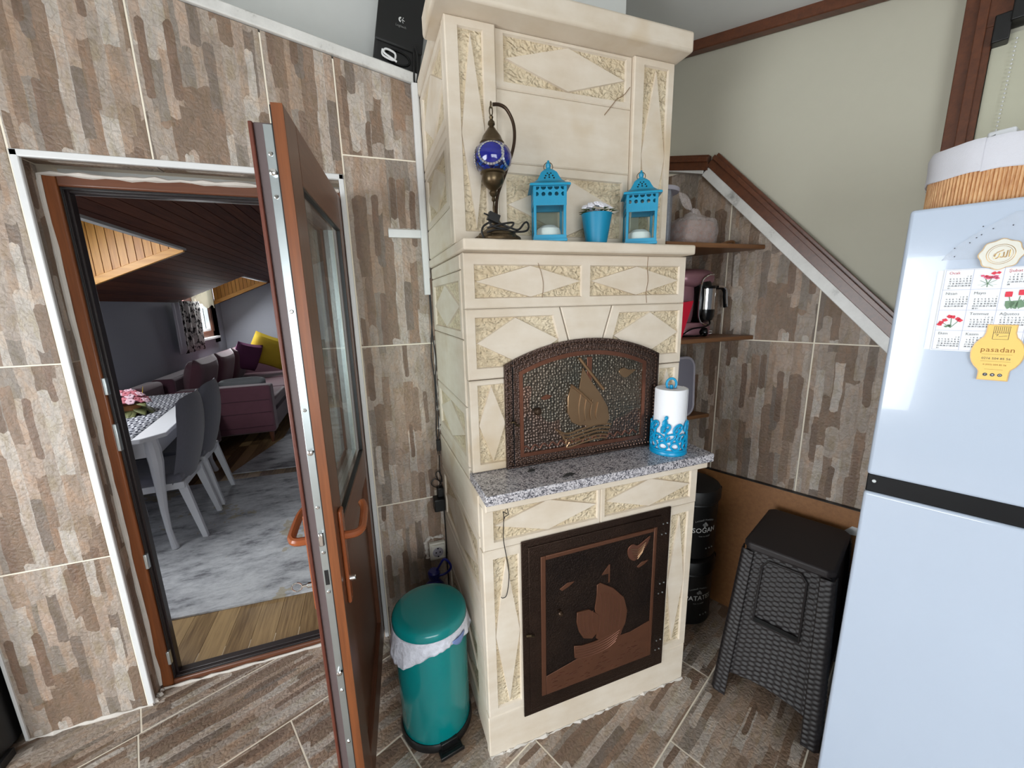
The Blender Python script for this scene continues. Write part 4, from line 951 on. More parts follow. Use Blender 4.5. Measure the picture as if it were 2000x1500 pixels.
def make_lantern():
    t = thing('lantern', 'turquoise metal candle lantern standing between the mosaic lamp and the flower pot', 'lantern', (.545, 1.150, mz), 0, 'turquoise lanterns on the mantel')
    w_ = .047; kw = dict(world=False)
    obj('base_plate', MB().box(-w_-.003, w_+.003, -w_-.003, w_+.003, 0, .008), 'turquoise', t, bevel=.001, **kw)
    for sx in (-1, 1):
        for sy in (-1, 1):
            obj('corner_post', MB().box(sx*w_-sx*.008, sx*w_, sy*w_-sy*.008, sy*w_, .008, .150), 'turquoise', t, bevel=.001, **kw)
    for k in range(4):
        RM = Matrix.Rotation(k*PI/2, 4, 'Z'); mb = MB(); y0, y1 = -w_-.0008, -w_+.0015
        loops = [[Vector((-w_, .098, 0)), Vector((w_, .098, 0)), Vector((w_, .150, 0)), Vector((-w_, .150, 0))]]
        for i in range(5):
            c = -w_+2*w_/5*(i+.5)
            loops.append([Vector((c+.0078*math.cos(a), .1475+.0085*math.sin(a), 0)) for a in [PI+PI*j/6 for j in range(7)]])
            loops.append([Vector((c+.0058*math.cos(a), .128+.0058*math.sin(a), 0)) for a in [2*PI*j/8 for j in range(8)]])
        tr = tessellate_polygon(loops); fl_ = [v for l in loops for v in l]; nl = len(fl_)
        mb.add([RM @ Vector((v.x, yy, v.y)) for yy in (y0, y1) for v in fl_], [tuple(q) for q in tr]+[tuple(x+nl for x in q) for q in tr])
        b0 = 0
        for l in loops:
            n_ = len(l); mb.add([], []); mb.f += [(len(mb.v)-2*nl+b0+i, len(mb.v)-2*nl+b0+(i+1) % n_, len(mb.v)-nl+b0+(i+1) % n_, len(mb.v)-nl+b0+i) for i in range(n_)]; mb.mi += [0]*n_; b0 += n_
        obj('bottom_rail', MB().box(-w_, w_, y0, y1, .008, .018, 0, RM), 'turquoise', t, **kw)
        mr = MB()
        for i in range(9): mr.box(-.032+.008*i-.0012, -.032+.008*i+.0012, y0-.0008, y0+.0004, .103, .112, 0, RM)
        o_ = obj('rib_row', mr, 'turquoise', t, **kw); o_['kind'] = 'stuff'
        obj('side_frame', mb, 'turquoise', t, **kw)
        obj('pane', MB().box(-w_+.006, w_-.006, -w_+.002, -w_+.003, .016, .100, 0, RM), 'glass', t, **kw)
    mb = MB(); prof = [(.058, .150), (.057, .155), (.044, .161), (.034, .170), (.028, .181), (.023, .192), (.015, .200), (.008, .205)]
    for i in range(len(prof)-1):
        (a, z0), (b, z1) = prof[i], prof[i+1]
        mb.add([(-a, -a, z0), (a, -a, z0), (a, a, z0), (-a, a, z0), (-b, -b, z1), (b, -b, z1), (b, b, z1), (-b, b, z1)], [(0, 1, 5, 4), (1, 2, 6, 5), (2, 3, 7, 6), (3, 0, 4, 7)])
    mb.box(-.058, .058, -.058, .058, .149, .1505)
    rf = obj('roof', mb, 'turquoise', t, **kw)
    mb = MB()
    for dx, z in ((-.010, .181), (0, .183), (.010, .181), (-.005, .188), (.005, .188), (0, .176), (-.013, .174), (.013, .174)):
        mb.ball((dx, -.0275-(.181-z)*.55, z), .003, .0022, .003, 6, 4)
    obj('pierced_pattern', mb, 'dark_hole', rf, **kw)
    obj('finial', MB().lathe([(.010, .200), (.010, .206), (.006, .209), (.0075, .214), (.008, .219), (.004, .224), (.003, .229), (0, .231)], (0, 0, 0), 14), 'turquoise', t, **kw)
    obj('carry_ring', MB().tube([(.013*math.cos(a), 0, .212+.013*math.sin(a)) for a in [2*PI*k/18 for k in range(18)]], .0011, 6, closed=True), 'brass', t, **kw)
    obj('candle', MB().lathe([(.037, .009), (.038, .026), (.034, .040), (.020, .050), (0, .053)], (0, 0, 0), 20), 'candle', t, **kw)
    return t
l1 = make_lantern(); l2 = copy_tree(l1); l2.location = (.872, 1.150, mz); l2.rotation_euler.z = -.52
l2['label'] = 'turquoise metal candle lantern at the right end of the mantel, right of the flower pot'
l1.rotation_euler.z = -.34

pt = thing('potted_flowers', 'small turquoise pot of white artificial flowers between two lanterns', 'plant', (.708, 1.145, mz))
obj('pot', MB().lathe([(.030, 0), (.032, .002), (.046, .086), (.048, .090), (.044, .090), (.042, .080), (0, .078)], (.708, 1.145, mz), 32), 'pot_blue', pt)
mb = MB()
for k in range(26):
    a = random.uniform(0, 2*PI); r = random.uniform(.03, .050); c = Vector((.708+r*math.cos(a), 1.145+r*math.sin(a), mz+.092+random.uniform(-.002, .008)))
    d = Vector((math.cos(a), math.sin(a), .1))*.016; s_ = Vector((-math.sin(a), math.cos(a), 0))*.006
    mb.add([c-d*.4, c+s_+Vector((0, 0, .003)), c+d, c-s_+Vector((0, 0, .003))], [(0, 1, 2, 3)])
o = obj('leaves', mb, 'leaf_green', pt, solid=.0006); o['kind'] = 'stuff'
fm = None
for k in range(20):
    a = k*2.4; r = .008+.036*math.sqrt(k/20); c = Vector((.708+r*math.cos(a), 1.145+r*math.sin(a)*.9, mz+.108+.012*math.cos(r*36)+random.uniform(-.003, .003)))
    mb = MB()
    for j in range(5):
        b = 2*PI*j/5; mb.ball((.0060*math.cos(b), .0060*math.sin(b), 0), .0058, .0058, .0026, 6, 4)
    mb.ball((0, 0, .002), .002, seg=6, rings=4)
    if fm is None: fm = obj('flower', mb, 'petal_white', pt, world=False); o = fm
    else: o = bpy.data.objects.new('flower', fm.data); COL.objects.link(o); o.parent = pt
    o.matrix_local = Matrix.Translation(c-Vector((.708, 1.145, mz))) @ Vector((math.cos(a)*r*14, math.sin(a)*r*14-.5, 1)).to_track_quat('Z', 'Y').to_matrix().to_4x4()

# ------------------------------------------------------------------ kitchen-paper stand on the granite
gz = .973; hc = Vector((.966, 1.066, gz))
hold = thing('paper_towel_holder', 'bright blue openwork stand with bird and leaf cut-outs on the granite ledge', 'holder', tuple(hc))
obj('base', MB().lathe([(.062, 0), (.063, .004), (.060, .012), (.057, .014), (0, .014)], hc, 36), 'holder_blue', hold)
obj('pole', MB().lathe([(.006, .014), (.006, .236), (0, .238)], hc, 12), 'holder_blue', hold)
obj('top_ring', MB().tube([hc+Vector((.017*math.cos(a)*.85, -.017*math.cos(a)*.4, .240+.019*math.sin(a))) for a in [PI*1.25-(PI*1.5)*k/14 for k in range(15)]], .0042, 8), 'holder_blue', hold)
RB = .0585
def onc(t, z, r=RB): return hc+Vector((r*math.cos(t), r*math.sin(t), z))
def loop(cx_, cz, a, b, rot, rad=.003, n=16):
    pts = []
    for k in range(n):
        q = 2*PI*k/n; u = a*math.cos(q)*(1-.15*math.sin(q)); v = b*math.sin(q)
        x = u*math.cos(rot)-v*math.sin(rot); z = u*math.sin(rot)+v*math.cos(rot); pts.append(onc(cx_+x/RB, cz+z))
    return pts
mb = MB()
for z in (.016,): mb.tube([onc(2*PI*k/40, z) for k in range(40)], .004, 6, closed=True)
random.seed(3)
for k in range(9):
    t = 2*PI*k/9-1.9
    mb.tube(loop(t, .034, .015, .012, random.uniform(-.6, .6)), .0042, 6, closed=True)
    mb.tube(loop(t+.35, .064, .020, .010, random.uniform(-.2, .7)), .0036, 6, closed=True)
    mb.tube([onc(t+.1+.02*j, .05+.012*j) for j in range(5)], .0036, 6)
    a_ = t+.1; zc = .096+.006*(k % 2)
    mb.tube(loop(a_, zc, .018, .011, .9), .0040, 6, closed=True)
    mb.tube([onc(a_-.012*4/RB*.3+.006*j/RB, zc-.016+.010*j*.8) for j in range(5)], .0025, 5)
    mb.tube([onc(t-.25+.12*j, .045+.012*math.sin(j*1.3)+.004*j) for j in range(6)], .0036, 6)
obj('openwork_screen', mb, 'holder_blue', hold)
b_ = onc(-2.55, .118, .061)
obj('bird', MB().ball(b_+Vector((0, -.002, -.004)), .012, .005, .016).ball(b_+Vector((.004, -.003, .016)), .0075, .005, .0075).tube([b_+Vector((-.004, -.002, -.014)), b_+Vector((-.010, -.002, -.034))], [.006, .0025], 6), 'holder_blue', hold)
random.seed(11)
roll = MB(); prof = []
roll.lathe([(.020, .016), (.0515, .016), (.0525, .04), (.0525, .222), (.050, .226), (.020, .226), (.019, .222), (.019, .02)], hc, 40)
tr_ = thing('paper_towel_roll', 'white kitchen paper roll standing in the blue openwork holder', 'paper towel', tuple(hc+Vector((0, 0, .014))))
obj('roll', roll, 'tissue', tr_)
obj('loose_sheet', MB().sheet(lambda u, v: hc+Vector((.054*math.cos(-.9+1.15*u), .054*math.sin(-.9+1.15*u), .018+.206*v))+Vector((.010*u*u, 0, 0)), 12, 6), 'tissue', tr_, solid=.0008)

# ------------------------------------------------------------------ corner shelves and what stands on them
def shelf(nm, label, z, yf, th, xl):
    xr = (CW-N.y*yf)/N.x-.002; xc = (CW-N.y*(YW-.002))/N.x-.003
    return solo(nm, label, 'shelf', MB().prism([(xl, yf, z-th), (xr, yf, z-th), (xc, YW-.003, z-th), (xl, YW-.003, z-th)], (0, 0, th)), 'shelf', bevel=.003, group='corner shelves beside the stove')
shelf('corner_shelf', 'uppermost brown corner shelf, level with the stove mantel', 1.706, 1.252, .018, 1.072)
shelf('corner_shelf', 'middle brown corner shelf under the coffee maker', 1.335, 1.262, .018, 1.072)
shelf('corner_shelf', 'lowest brown corner shelf, just above the granite ledge', .955, 1.405, .018, 1.076)
sz = 1.706
tb = thing('storage_tub', 'tall clear plastic tub with flat lid behind the stove column', 'container', (1.16, 1.42, sz))
obj('tub', MB().lathe([(.070, 0), (.074, .01), (.076, .205), (.074, .206)], (1.16, 1.42, sz), 4, ax=None), 'clear_tub', tb, bevel=.006)
obj('lid', MB().lathe([(.080, .205), (.082, .209), (.082, .219), (.078, .222), (0, .223)], (1.16, 1.42, sz), 24), 'tray_rim', tb)
pb = thing('plastic_bag', 'knotted clear plastic bag with brownish contents on the uppermost shelf', 'bag', (1.345, 1.42, sz))
mb = MB(); mb.ball((1.345, 1.42, sz+.062), .092, .075, .062, 22, 14, p=.45)
obj('contents', MB().ball((1.345, 1.42, sz+.056), .084, .066, .054, 16, 10, p=.4), 'red_rag', pb)
for i, v in enumerate(mb.v):
    k = math.sin(v.x*190+v.z*120)*math.cos(v.z*170+v.y*110); d = (v-Vector((1.345, 1.42, sz+.062))).normalized(); mb.v[i] = v+d*k*.0035
    if mb.v[i].z < sz+.002: mb.v[i].z = sz+.002
    if v.z > sz+.115: mb.v[i] = Vector((1.335+(v.x-1.335)*.75, 1.42+(v.y-1.42)*.75, v.z+.012*(1-min(1, abs(v.x-1.335)/.09))))
obj('film', mb, 'bag_film', pb)
obj('gathered_neck', MB().tube([(1.33, 1.41, sz+.128), (1.326, 1.40, sz+.145), (1.322, 1.40, sz+.155)], [.030, .007, .010], 10), 'bag_film', pb)
obj('knot_ear', MB().sheet(lambda u, v: Vector((1.322, 1.40, sz+.152))+Vector((-.075*u, 0, .062*u))+Vector((.55, .2, .75)).normalized()*(v-.5)*.055*math.sin(PI*min(1, u*.95+.05)), 8, 5), 'bag_film', pb, solid=.0006)
obj('knot_ear', MB().sheet(lambda u, v: Vector((1.324, 1.40, sz+.150))+Vector((.055*u, 0, -.030*u))+Vector((.4, .2, .8)).normalized()*(v-.5)*.045*math.sin(PI*min(1, u*.95+.05)), 8, 5), 'bag_film', pb, solid=.0006)
xe = 1.440
solo('shelf_bracket', 'small brown angled wooden bracket lying at the back of the uppermost shelf', 'bracket', MB().tube(spline([(1.415, 1.33, sz+.006), (1.470, 1.33, sz+.020), (1.487, 1.33, sz+.016), (1.490, 1.33, sz+.006)], 4), .006, 8), 'shelf')
# coffee maker
sz = 1.335; cc = Vector((1.345, 1.405, sz))
cm = thing('coffee_maker', 'rose-grey Turkish coffee maker with chrome jug on the middle shelf', 'coffee maker', tuple(cc))
def egg(prof, c, sx, sy, seg=28, mi=0): return MB().lathe(prof, c, seg, mi, None, sx, sy)
obj('base', egg([(.092, 0), (.096, .006), (.094, .040), (.080, .058), (0, .060)], cc, 1.12, .75), 'rose', cm)
obj('body', MB().ball(cc+Vector((-.040, .02, .150)), .058, .060, .135, 24, 16, p=.8), 'rose', cm)
obj('hood', MB().ball(cc+Vector((.0, .0, .245)), .105, .062, .040, 24, 12, p=.75), 'rose', cm)
obj('chrome_arch', MB().tube(spline([cc+Vector(p) for p in ((.060, -.066, .258), (.030, -.070, .256), (-.004, -.072, .236), (-.014, -.073, .195), (-.018, -.073, .12), (-.014, -.073, .080), (.004, -.073, .056), (.040, -.072, .048))], 6), .0035, 8), 'chrome', cm)
obj('dark_recess', MB().ball(cc+Vector((.032, -.012, .158)), .046, .056, .104, 20, 12, p=.7), 'black_gloss', cm)
jg = thing('coffee_jug', 'chrome-sided jug with hooked black handle docked in the coffee maker', 'jug', tuple(cc+Vector((.045, -.036, .062))))
jc = cc+Vector((.045, -.040, .062))
obj('jug_body', MB().lathe([(.022, 0), (.034, .006), (.040, .022), (.041, .050), (.041, .052)], jc, 24), 'black_gloss', jg)
obj('jug_lid', MB().lathe([(.041, .138), (.042, .146), (.040, .150), (.036, .150)], jc, 24), 'black_gloss', jg)
obj('chrome_band', MB().lathe([(.0405, .050), (.0412, .054), (.0408, .138)], jc, 32), 'chrome', jg)
hp = spline([jc+Vector(p) for p in ((.036, -.004, .142), (.060, -.006, .143), (.085, -.008, .140), (.099, -.009, .126), (.103, -.009, .10), (.108, -.009, .068), (.110, -.009, .058))], 6)
obj('jug_handle', MB().tube(hp, .0085, 10), 'black_gloss', jg)
obj('handle_trim', MB().tube([p+Vector((.001, -.0065, .0035)) for p in hp[5:]], .0052, 8), 'chrome', jg)
solo('red_packet', 'bright red folded packet behind the left side of the coffee maker', 'packet', MB().prism([(1.225, 1.325, sz+.0), (1.225, 1.325, sz+.145), (1.290, 1.325, sz+.152), (1.268, 1.325, sz+.085), (1.240, 1.325, sz+.0)], (0, .010, 0)), 'red')
pg = MB().lathe([(.017, 0), (.019, .006), (.017, .022), (.010, .030), (.004, .040)], (1.372, 1.325, sz+.019), 14, ax=(-.5, .3, .0)).tube(spline([(1.36, 1.333, sz+.02), (1.33, 1.31, sz+.008), (1.28, 1.32, sz+.006), (1.24, 1.35, sz+.006)], 5), .0035, 6).tube(spline([(1.41, 1.35, sz+.062), (1.385, 1.325, sz+.052), (1.345, 1.315, sz+.042), (1.29, 1.325, sz+.035), (1.25, 1.335, sz+.012)], 5), .0035, 6)
pl = thing('appliance_plug', 'black round plug and cord lying in front of the coffee maker', 'plug', (1.345, 1.32, sz))
obj('plug_body', pg, 'black_gloss', pl)
obj('pin', MB().lathe([(.0022, 0), (.0022, .012)], (1.378, 1.320, sz+.023), 8, ax=(.5, -.5, 0)).lathe([(.0022, 0), (.0022, .012)], (1.378, 1.320, sz+.013), 8, ax=(.5, -.5, 0)), 'chrome', pl)
# grey tray leaning on the lowest shelf
sz = .955; tr = thing('plastic_tray', 'grey round-cornered plastic tray standing upright on the lowest shelf', 'tray', (1.31, 1.425, sz))
def rrect(w_, h, r, n=5):
    out_ = []
    for cx_, cy_, a0 in ((w_-r, r, -PI/2), (w_-r, h-r, 0), (r, h-r, PI/2), (r, r, PI)):
        for k in range(n+1): a = a0+PI/2*k/n; out_.append((cx_+r*math.cos(a), cy_+r*math.sin(a)))
    return out_
FT = frame((1.192, 1.422, sz), (.99, .03, 0), (0, .05, 1))
obj('tray_sheet', MB().prism([FT @ Vector((x+.004, y+.004, .002)) for x, y in rrect(.225, .267, .045)], FT.to_3x3() @ Vector((0, 0, .004))), 'tray_grey', tr)
obj('tray_rim', MB().tube([FT @ Vector((x, y, .004)) for x, y in rrect(.235, .275, .05)], .0065, 8, closed=True), 'tray_rim', tr)

# ------------------------------------------------------------------ cables, duct, socket
du = thing('cable_duct', 'white plastic cable duct on the tiles left of the stove', 'cable duct', (.262, YW-.02, 1.535))
obj('duct', MB().box(.240, .262, YW-.026, YW-.002, 1.535, 2.290), 'white_pvc', du, bevel=.002)
obj('duct', MB().box(.262, .266, YW-.020, YW-.004, 1.60, 2.285), 'white_pvc', du, bevel=.001)
obj('duct', MB().box(.118, .240, YW-.020, YW-.002, 1.752, 1.782), 'white_pvc', du, bevel=.002)
obj('duct_mortar', smear([(.12, YW-.003, 1.785), (.238, YW-.003, 1.785)], .004, n=14, amp=.7), 'plaster', du)
solo('duct_cable', 'pair of black cables hanging from the white duct down to a plug', 'cable', MB().tube(spline([(.262, YW-.01, 1.54), (.263, YW-.01, 1.44), (.256, YW-.012, 1.36), (.250, YW-.014, 1.28), (.258, YW-.012, 1.18), (.256, YW-.012, 1.05), (.251, YW-.012, .95), (.254, YW-.014, .915)], 5), .0024, 6).tube(spline([(.259, YW-.01, 1.54), (.260, YW-.01, 1.44), (.262, YW-.012, 1.36), (.268, YW-.016, 1.27), (.262, YW-.012, 1.18), (.264, YW-.012, 1.05), (.262, YW-.012, .95), (.256, YW-.014, .915)], 5), .0024, 6), 'cord')
hp_ = MB().box(.248, .264, YW-.022, YW-.008, .868, .918).lathe([(.002, 0), (.002, .018)], (.252, YW-.015, .852), 8).lathe([(.002, 0), (.002, .018)], (.260, YW-.015, .852), 8)
solo('loose_plug', 'flat black two-pin plug dangling above the adapter, left of the stove', 'plug', hp_, 'black', bevel=.002)
random.seed(5)
mb = MB().tube(spline([(.257, YW-.014, .845), (.256, YW-.014, .77), (.262, YW-.016, .72), (.245, YW-.018, .735), (.236, YW-.018, .76), (.248, YW-.02, .775), (.260, YW-.016, .74), (.246, YW-.018, .70), (.222, YW-.02, .708), (.214, YW-.02, .725), (.232, YW-.02, .742), (.256, YW-.018, .716), (.264, YW-.016, .68)], 5), .0022, 6)
mb.tube(spline([(.262, YW-.018, .60), (.2635, YW-.016, .52), (.264, YW-.014, .42), (.262, YW-.014, .33), (.2635, YW-.016, .22), (.262, YW-.016, .12), (.24, YW-.03, .02), (.21, YW-.05, .004)], 5), .0026, 6)
solo('adapter_cable', 'thin black cable looping above the adapter and running down the wall', 'cable', mb, 'cord')
solo('power_adapter', 'black block power adapter on the wall above the white socket', 'adapter', MB().box(.217, .264, YW-.055, YW-.002, .598, .655).box(.236, .264, YW-.035, YW-.002, .655, .70), 'black', bevel=.004)
so = thing('wall_socket', 'cream square wall socket low on the tiles behind the pedal bin', 'socket', (.222, YW, .39))
obj('backing_mortar', smear([(.176, YW-.003, .35), (.172, YW-.003, .44), (.185, YW-.003, .452), (.255, YW-.003, .448)], .007, n=10), 'plaster', so)
obj('housing', MB().box(.186, .258, YW-.022, YW-.001, .345, .430), 'socket', so, bevel=.004)
obj('cover', MB().box(.192, .252, YW-.030, YW-.022, .352, .422), 'socket', so, bevel=.003)
obj('well', MB().lathe([(.024, 0), (.0235, .001), (.021, .001)], (.222, YW-.030, .387), 24, ax=(0, -1, 0)).lathe([(.021, .0005), (0, .0005)], (.222, YW-.030, .387), 24, ax=(0, -1, 0)), 'tray_rim', so)
obj('contact_hole', MB().lathe([(.0035, 0), (.0035, .0016), (0, .0016)], (.213, YW-.030, .387), 8, ax=(0, -1, 0)).lathe([(.0035, 0), (.0035, .0016), (0, .0016)], (.231, YW-.030, .387), 8, ax=(0, -1, 0)).box(.219, .225, YW-.0325, YW-.030, .404, .410).box(.219, .225, YW-.0325, YW-.030, .364, .370), 'dark_hole', so)
# blue bottle with loop handle behind the bin
bo = thing('blue_jug', 'dark blue jug top with loop handle behind the pedal bin', 'jug', (.185, 1.56, 0))
obj('jug_body', MB().lathe([(.055, 0), (.06, .01), (.06, .24), (.045, .29), (.020, .325), (.020, .34)], (.185, 1.56, 0), 20), 'navy', bo)
obj('cap', MB().lathe([(.024, .335), (.026, .342), (.026, .362), (.020, .370), (0, .371)], (.185, 1.56, 0), 20), 'navy', bo)
obj('loop_handle', MB().tube(spline([(.195, 1.555, .365), (.215, 1.55, .40), (.232, 1.545, .422), (.252, 1.54, .40), (.256, 1.54, .375), (.235, 1.545, .352), (.205, 1.55, .345)], 5), .005, 8), 'navy', bo)

# ------------------------------------------------------------------ pedal bin
bc = Vector((.122, 1.235, 0)); BH = .470
bn = thing('pedal_bin', 'teal metal pedal bin with domed lid between door and stove', 'bin', tuple(bc))
obj('body', MB().lathe([(.119, .022), (.121, .03), (.124, BH-.06), (.122, BH-.05)], bc, 48), 'teal', bn)
obj('foot_ring', MB().lathe([(.123, 0), (.128, .003), (.128, .022), (.124, .030), (.119, .030)], bc, 48), 'black', bn)
obj('lid', MB().lathe([(.1255, BH-.040), (.127, BH-.036), (.127, BH-.012), (.123, BH-.004), (.114, BH+.001), (.09, BH+.004), (.045, BH+.007), (0, BH+.008)], bc, 48), 'teal', bn)
pa = math.radians(-80)
FP = Matrix.Translation(bc) @ Matrix.Rotation(pa+PI/2, 4, 'Z')
obj('pedal', MB().box(-.040, .040, -.158, -.124, .004, .012, 0, FP).box(-.030, .030, -.130, -.110, .003, .034, 0, FP).box(-.042, .042, -.160, -.155, .006, .020, 0, FP), 'black', bn, bevel=.003)
for k in range(3):
    obj('pedal_rib', MB().box(-.034, .034, -.142+.008*k, -.138+.008*k, .012, .0145, 0, FP), 'black', bn)
obj('hinge_cover', MB().box(-.030, .030, .119, .140, BH-.09, BH-.02, 0, FP), 'black', bn, bevel=.004)
def skirt(u, v):
    a = 2*PI*u; drop = .052+.016*math.sin(a*2+1)+.030*max(0, math.cos(a-math.radians(215)))**6+.0025*math.sin(a*9+1)*math.sin(a*4)
    r = .1275+.006*v+.003*math.sin(a*11+v*4+math.sin(a*3)*2)*v+.002*math.sin(a*29+2*math.sin(a*5))*v+.012*max(0, math.cos(a-math.radians(215)))**6*v+.008*max(0, math.cos(a-math.radians(20)))**4*v
    return bc+Vector((r*math.cos(a), r*math.sin(a), BH-.030-drop*v+.0*u))
solo('bin_liner', 'crumpled translucent white bin liner hanging out under the teal lid', 'bin liner', MB().sheet(skirt, 96, 7), 'liner', solid=.0006)

lin = bpy.data.objects['bin_liner']
obj('blue_print', MB().sheet(lambda u, v: bc+Vector(((.1335+.002*math.sin(PI*u))*math.cos(math.radians(-66+26*u)), (.1335+.002*math.sin(PI*u))*math.sin(math.radians(-66+26*u)), BH-.052-.028*v*math.sin(PI*min(1, .1+.8*u)))), 8, 3), 'bag_blue', lin, world=False, solid=.0004)
bpy.data.objects['blue_print'].matrix_local = Matrix.Translation(-lin.location)
# ------------------------------------------------------------------ behind the stools: board, canisters
wp = thing('leaning_board', 'orange-brown wooden board standing against the right tiled wall', 'board', tuple(rp(-.4, CW-.012, 0)))
obj('board', MB().prism([rp(-.93, CW-.004, 0), rp(.10, CW-.004, 0), rp(.10, CW-.004, .676), rp(-.93, CW-.004, .686)], -N*.018), 'panel_wood', wp, bevel=.001)
obj('edge_strip', bar(rp(-.93, CW-.004, .686), rp(.10, CW-.004, .676), 0, .003, 0, .018, Z, -N), 'black', wp)
obj('paper_label', MB().prism([rp(-.150, CW-.0235, .585), rp(-.128, CW-.0235, .612), rp(-.095, CW-.0235, .61), rp(-.10, CW-.0235, .58), rp(-.135, CW-.0235, .575)], -N*.001), 'sticker', wp)
def canister(z, word, top, sub, label, rz_):
    c = Vector((1.355, 1.335, z)); hgt = .345
    t = thing('storage_tin', label, 'canister', tuple(c), 0, 'black storage tins behind the stove')
    obj('body', MB().lathe([(.118, 0), (.120, .004), (.120, .250), (.122, .255), (.120, .260), (.120, .268)], c, 40), 'black_metal', t)
    obj('lid', MB().lathe([(.124, .265), (.128, .270), (.128, .305), (.122, .322), (.092, .335), (.04, .341), (0, .343)], c, 40), 'black_metal', t)
    obj('clasp', MB().box(.120, .140, -.012, .012, .240, .300, 0, Matrix.Translation(c) @ Matrix.Rotation(math.radians(-22), 4, 'Z')), 'black', t, bevel=.003)
    def wr_(zc, amp=0): return lambda x, y, q: (c.x+(.1206+q)*math.cos(rz_+x/.12), c.y+(.1206+q)*math.sin(rz_+x/.12), c.z+zc+y-amp*x*x)
    text_mesh(word, .033, None, 'text_white', t, wrap=wr_(.140), label='white printed word')
    text_mesh(top, .013, None, 'text_grey', t, wrap=wr_(.192, 4), kind=None)
    text_mesh(sub, .010, None, 'text_grey', t, wrap=wr_(.112, -3))
    mb = MB()
    for dx, dz in ((-.007, .168), (.006, .167), (0, .175)):
        mb.ball((c.x+.1205*math.cos(rz_+dx/.12), c.y+.1205*math.sin(rz_+dx/.12), c.z+dz), .0065, .0065, .0065, 8, 6)
    obj('emblem', mb, 'text_grey', t)
    mb = MB()
    for dx in (0, .018, .036): mb.ball((c.x+.1205*math.cos(rz_+.1+dx/.12), c.y+.1205*math.sin(rz_+.1+dx/.12), c.z+.050), .0035, seg=6, rings=4)
    obj('vent_hole', mb, 'text_grey', t)
    return t
canister(0, 'PATATES', 'Lezzetli Mutfaklar', 'taze ve doğal', 'lower black round storage tin lettered PATATES on the floor behind the stool', math.radians(-100))
canister(.345, 'SOĞAN', 'Lezzetli Mutfaklar', 'taze ve doğal', 'upper black round storage tin lettered SOĞAN stacked behind the stove', math.radians(-99))

# ------------------------------------------------------------------ rattan-look stool
st = thing('plastic_stool', 'black-brown rattan-look plastic stool between stove and refrigerator', 'stool', tuple(rp(-.255, 1.68, 0)))
HS = .612
def sc(s, c, z):      # stool corner taper: s,c in -1..1
    k = z/HS; hs = .168+(.134-.168)*k; hc_ = .235+(.168-.235)*k; cc_ = 1.672+(1.702-1.672)*k
    return rp(-.258+.000*k+s*hs, cc_+c*hc_, z)
obj('seat', MB().prism([sc(*p, HS-.03) for p in ((-.86, -1), (.86, -1), (1, -.86), (1, .86), (.86, 1), (-.86, 1), (-1, .86), (-1, -.86))], Z*.030), 'stool_top', st, bevel=.008, seg=3)
def weave_panel(nm, pa, pb, z0f, z1, nrm, nu):
    """woven side: pa(z), pb(z) give left/right edge"""
    mb = MB()
    def surf(u, v):
        z = z0f(u)+(z1-z0f(u))*v; p = pa(z).lerp(pb(z), u); row = v*(z1-.1)/.0092
        k = math.sin(PI*(u*nu))*(1 if int(row) % 2 else -1); b = abs(math.sin(PI*row))
        return p+nrm*(.0026*k*b)
    mb.sheet(surf, int(nu*4), int((z1-.1)/.0092*2.99)); return obj(nm, mb, 'rattan', st, sharp=180)
eF = lambda s: (lambda z: sc(s, -1, z)+N*.006)
arch = lambda u: .088+.055*math.sin(PI*u)*.4
weave_panel('front_panel', eF(-.80), eF(.80), arch, HS-.028, -N, 12)
weave_panel('side_panel', lambda z: sc(-1, -.8, z)+R*.006, lambda z: sc(-1, .8, z)+R*.006, arch, HS-.028, -R, 16)
obj('inner_shell', MB().add([sc(s*.93, c*.93, z) for z in (.14, HS-.03) for s, c in ((-1, -1), (1, -1), (1, 1), (-1, 1))], [(0, 1, 5, 4), (1, 2, 6, 5), (2, 3, 7, 6), (3, 0, 4, 7)]), 'stool_top', st)
for s_, c_ in ((-1, -1), (1, -1), (-1, 1), (1, 1)):
    mb = MB(); n_ = 66
    def leg(u, v, s_=s_, c_=c_):
        z = (HS-.03)*v; k = math.sin(u*PI*5)*(1 if int(v*n_/1.0) % 2 else -1)*abs(math.sin(PI*v*n_))*.0022
        a = sc(s_*.72, c_*1.0, z); b = sc(s_*1.0, c_*1.0, z); c = sc(s_*1.0, c_*.80, z)
        q = a*(1-u)**2+b*2*u*(1-u)*1+c*u*u
        q = a.lerp(b, min(1, u*2)) if u < .4 else (b.lerp(c, max(0, u*2-1)) if u > .6 else (a.lerp(b, .8)*(1-(u-.4)/.2)+b.lerp(c, .2)*((u-.4)/.2)))
        o_ = (-N if c_ < 0 else N)*(1-u)+(-R if s_ < 0 else R)*u
        return q+o_*(.003+k)
    mb.sheet(leg, 20, n_*3); obj('leg', mb, 'rattan', st, solid=.004, sharp=180)
# hand slot: raised rounded frame and dark slot
FS = lambda s, z: sc(s/.168, -1, z)-N*.0035
pts = [(-.078, .335), (.080, .335), (.082, .545), (.060, .568), (-.060, .568), (-.080, .545)]
pts = [Vector((a, b, 0)) for a, b in pts]
fr_ = []
for i in range(len(pts)):
    for j in range(6): p = pts[i].lerp(pts[(i+1) % len(pts)], j/6); fr_.append(FS(p.x*1.0, p.y))
obj('hand_hold_rim', MB().tube(fr_, .0035, 6, closed=True), 'rattan', st)
obj('hand_hold_slot', MB().add([FS(-.078, .352)-N*.001, FS(.080, .352)-N*.001, FS(.080, .334)-N*.001, FS(-.078, .334)-N*.001], [(0, 1, 2, 3)]), 'dark_hole', st)

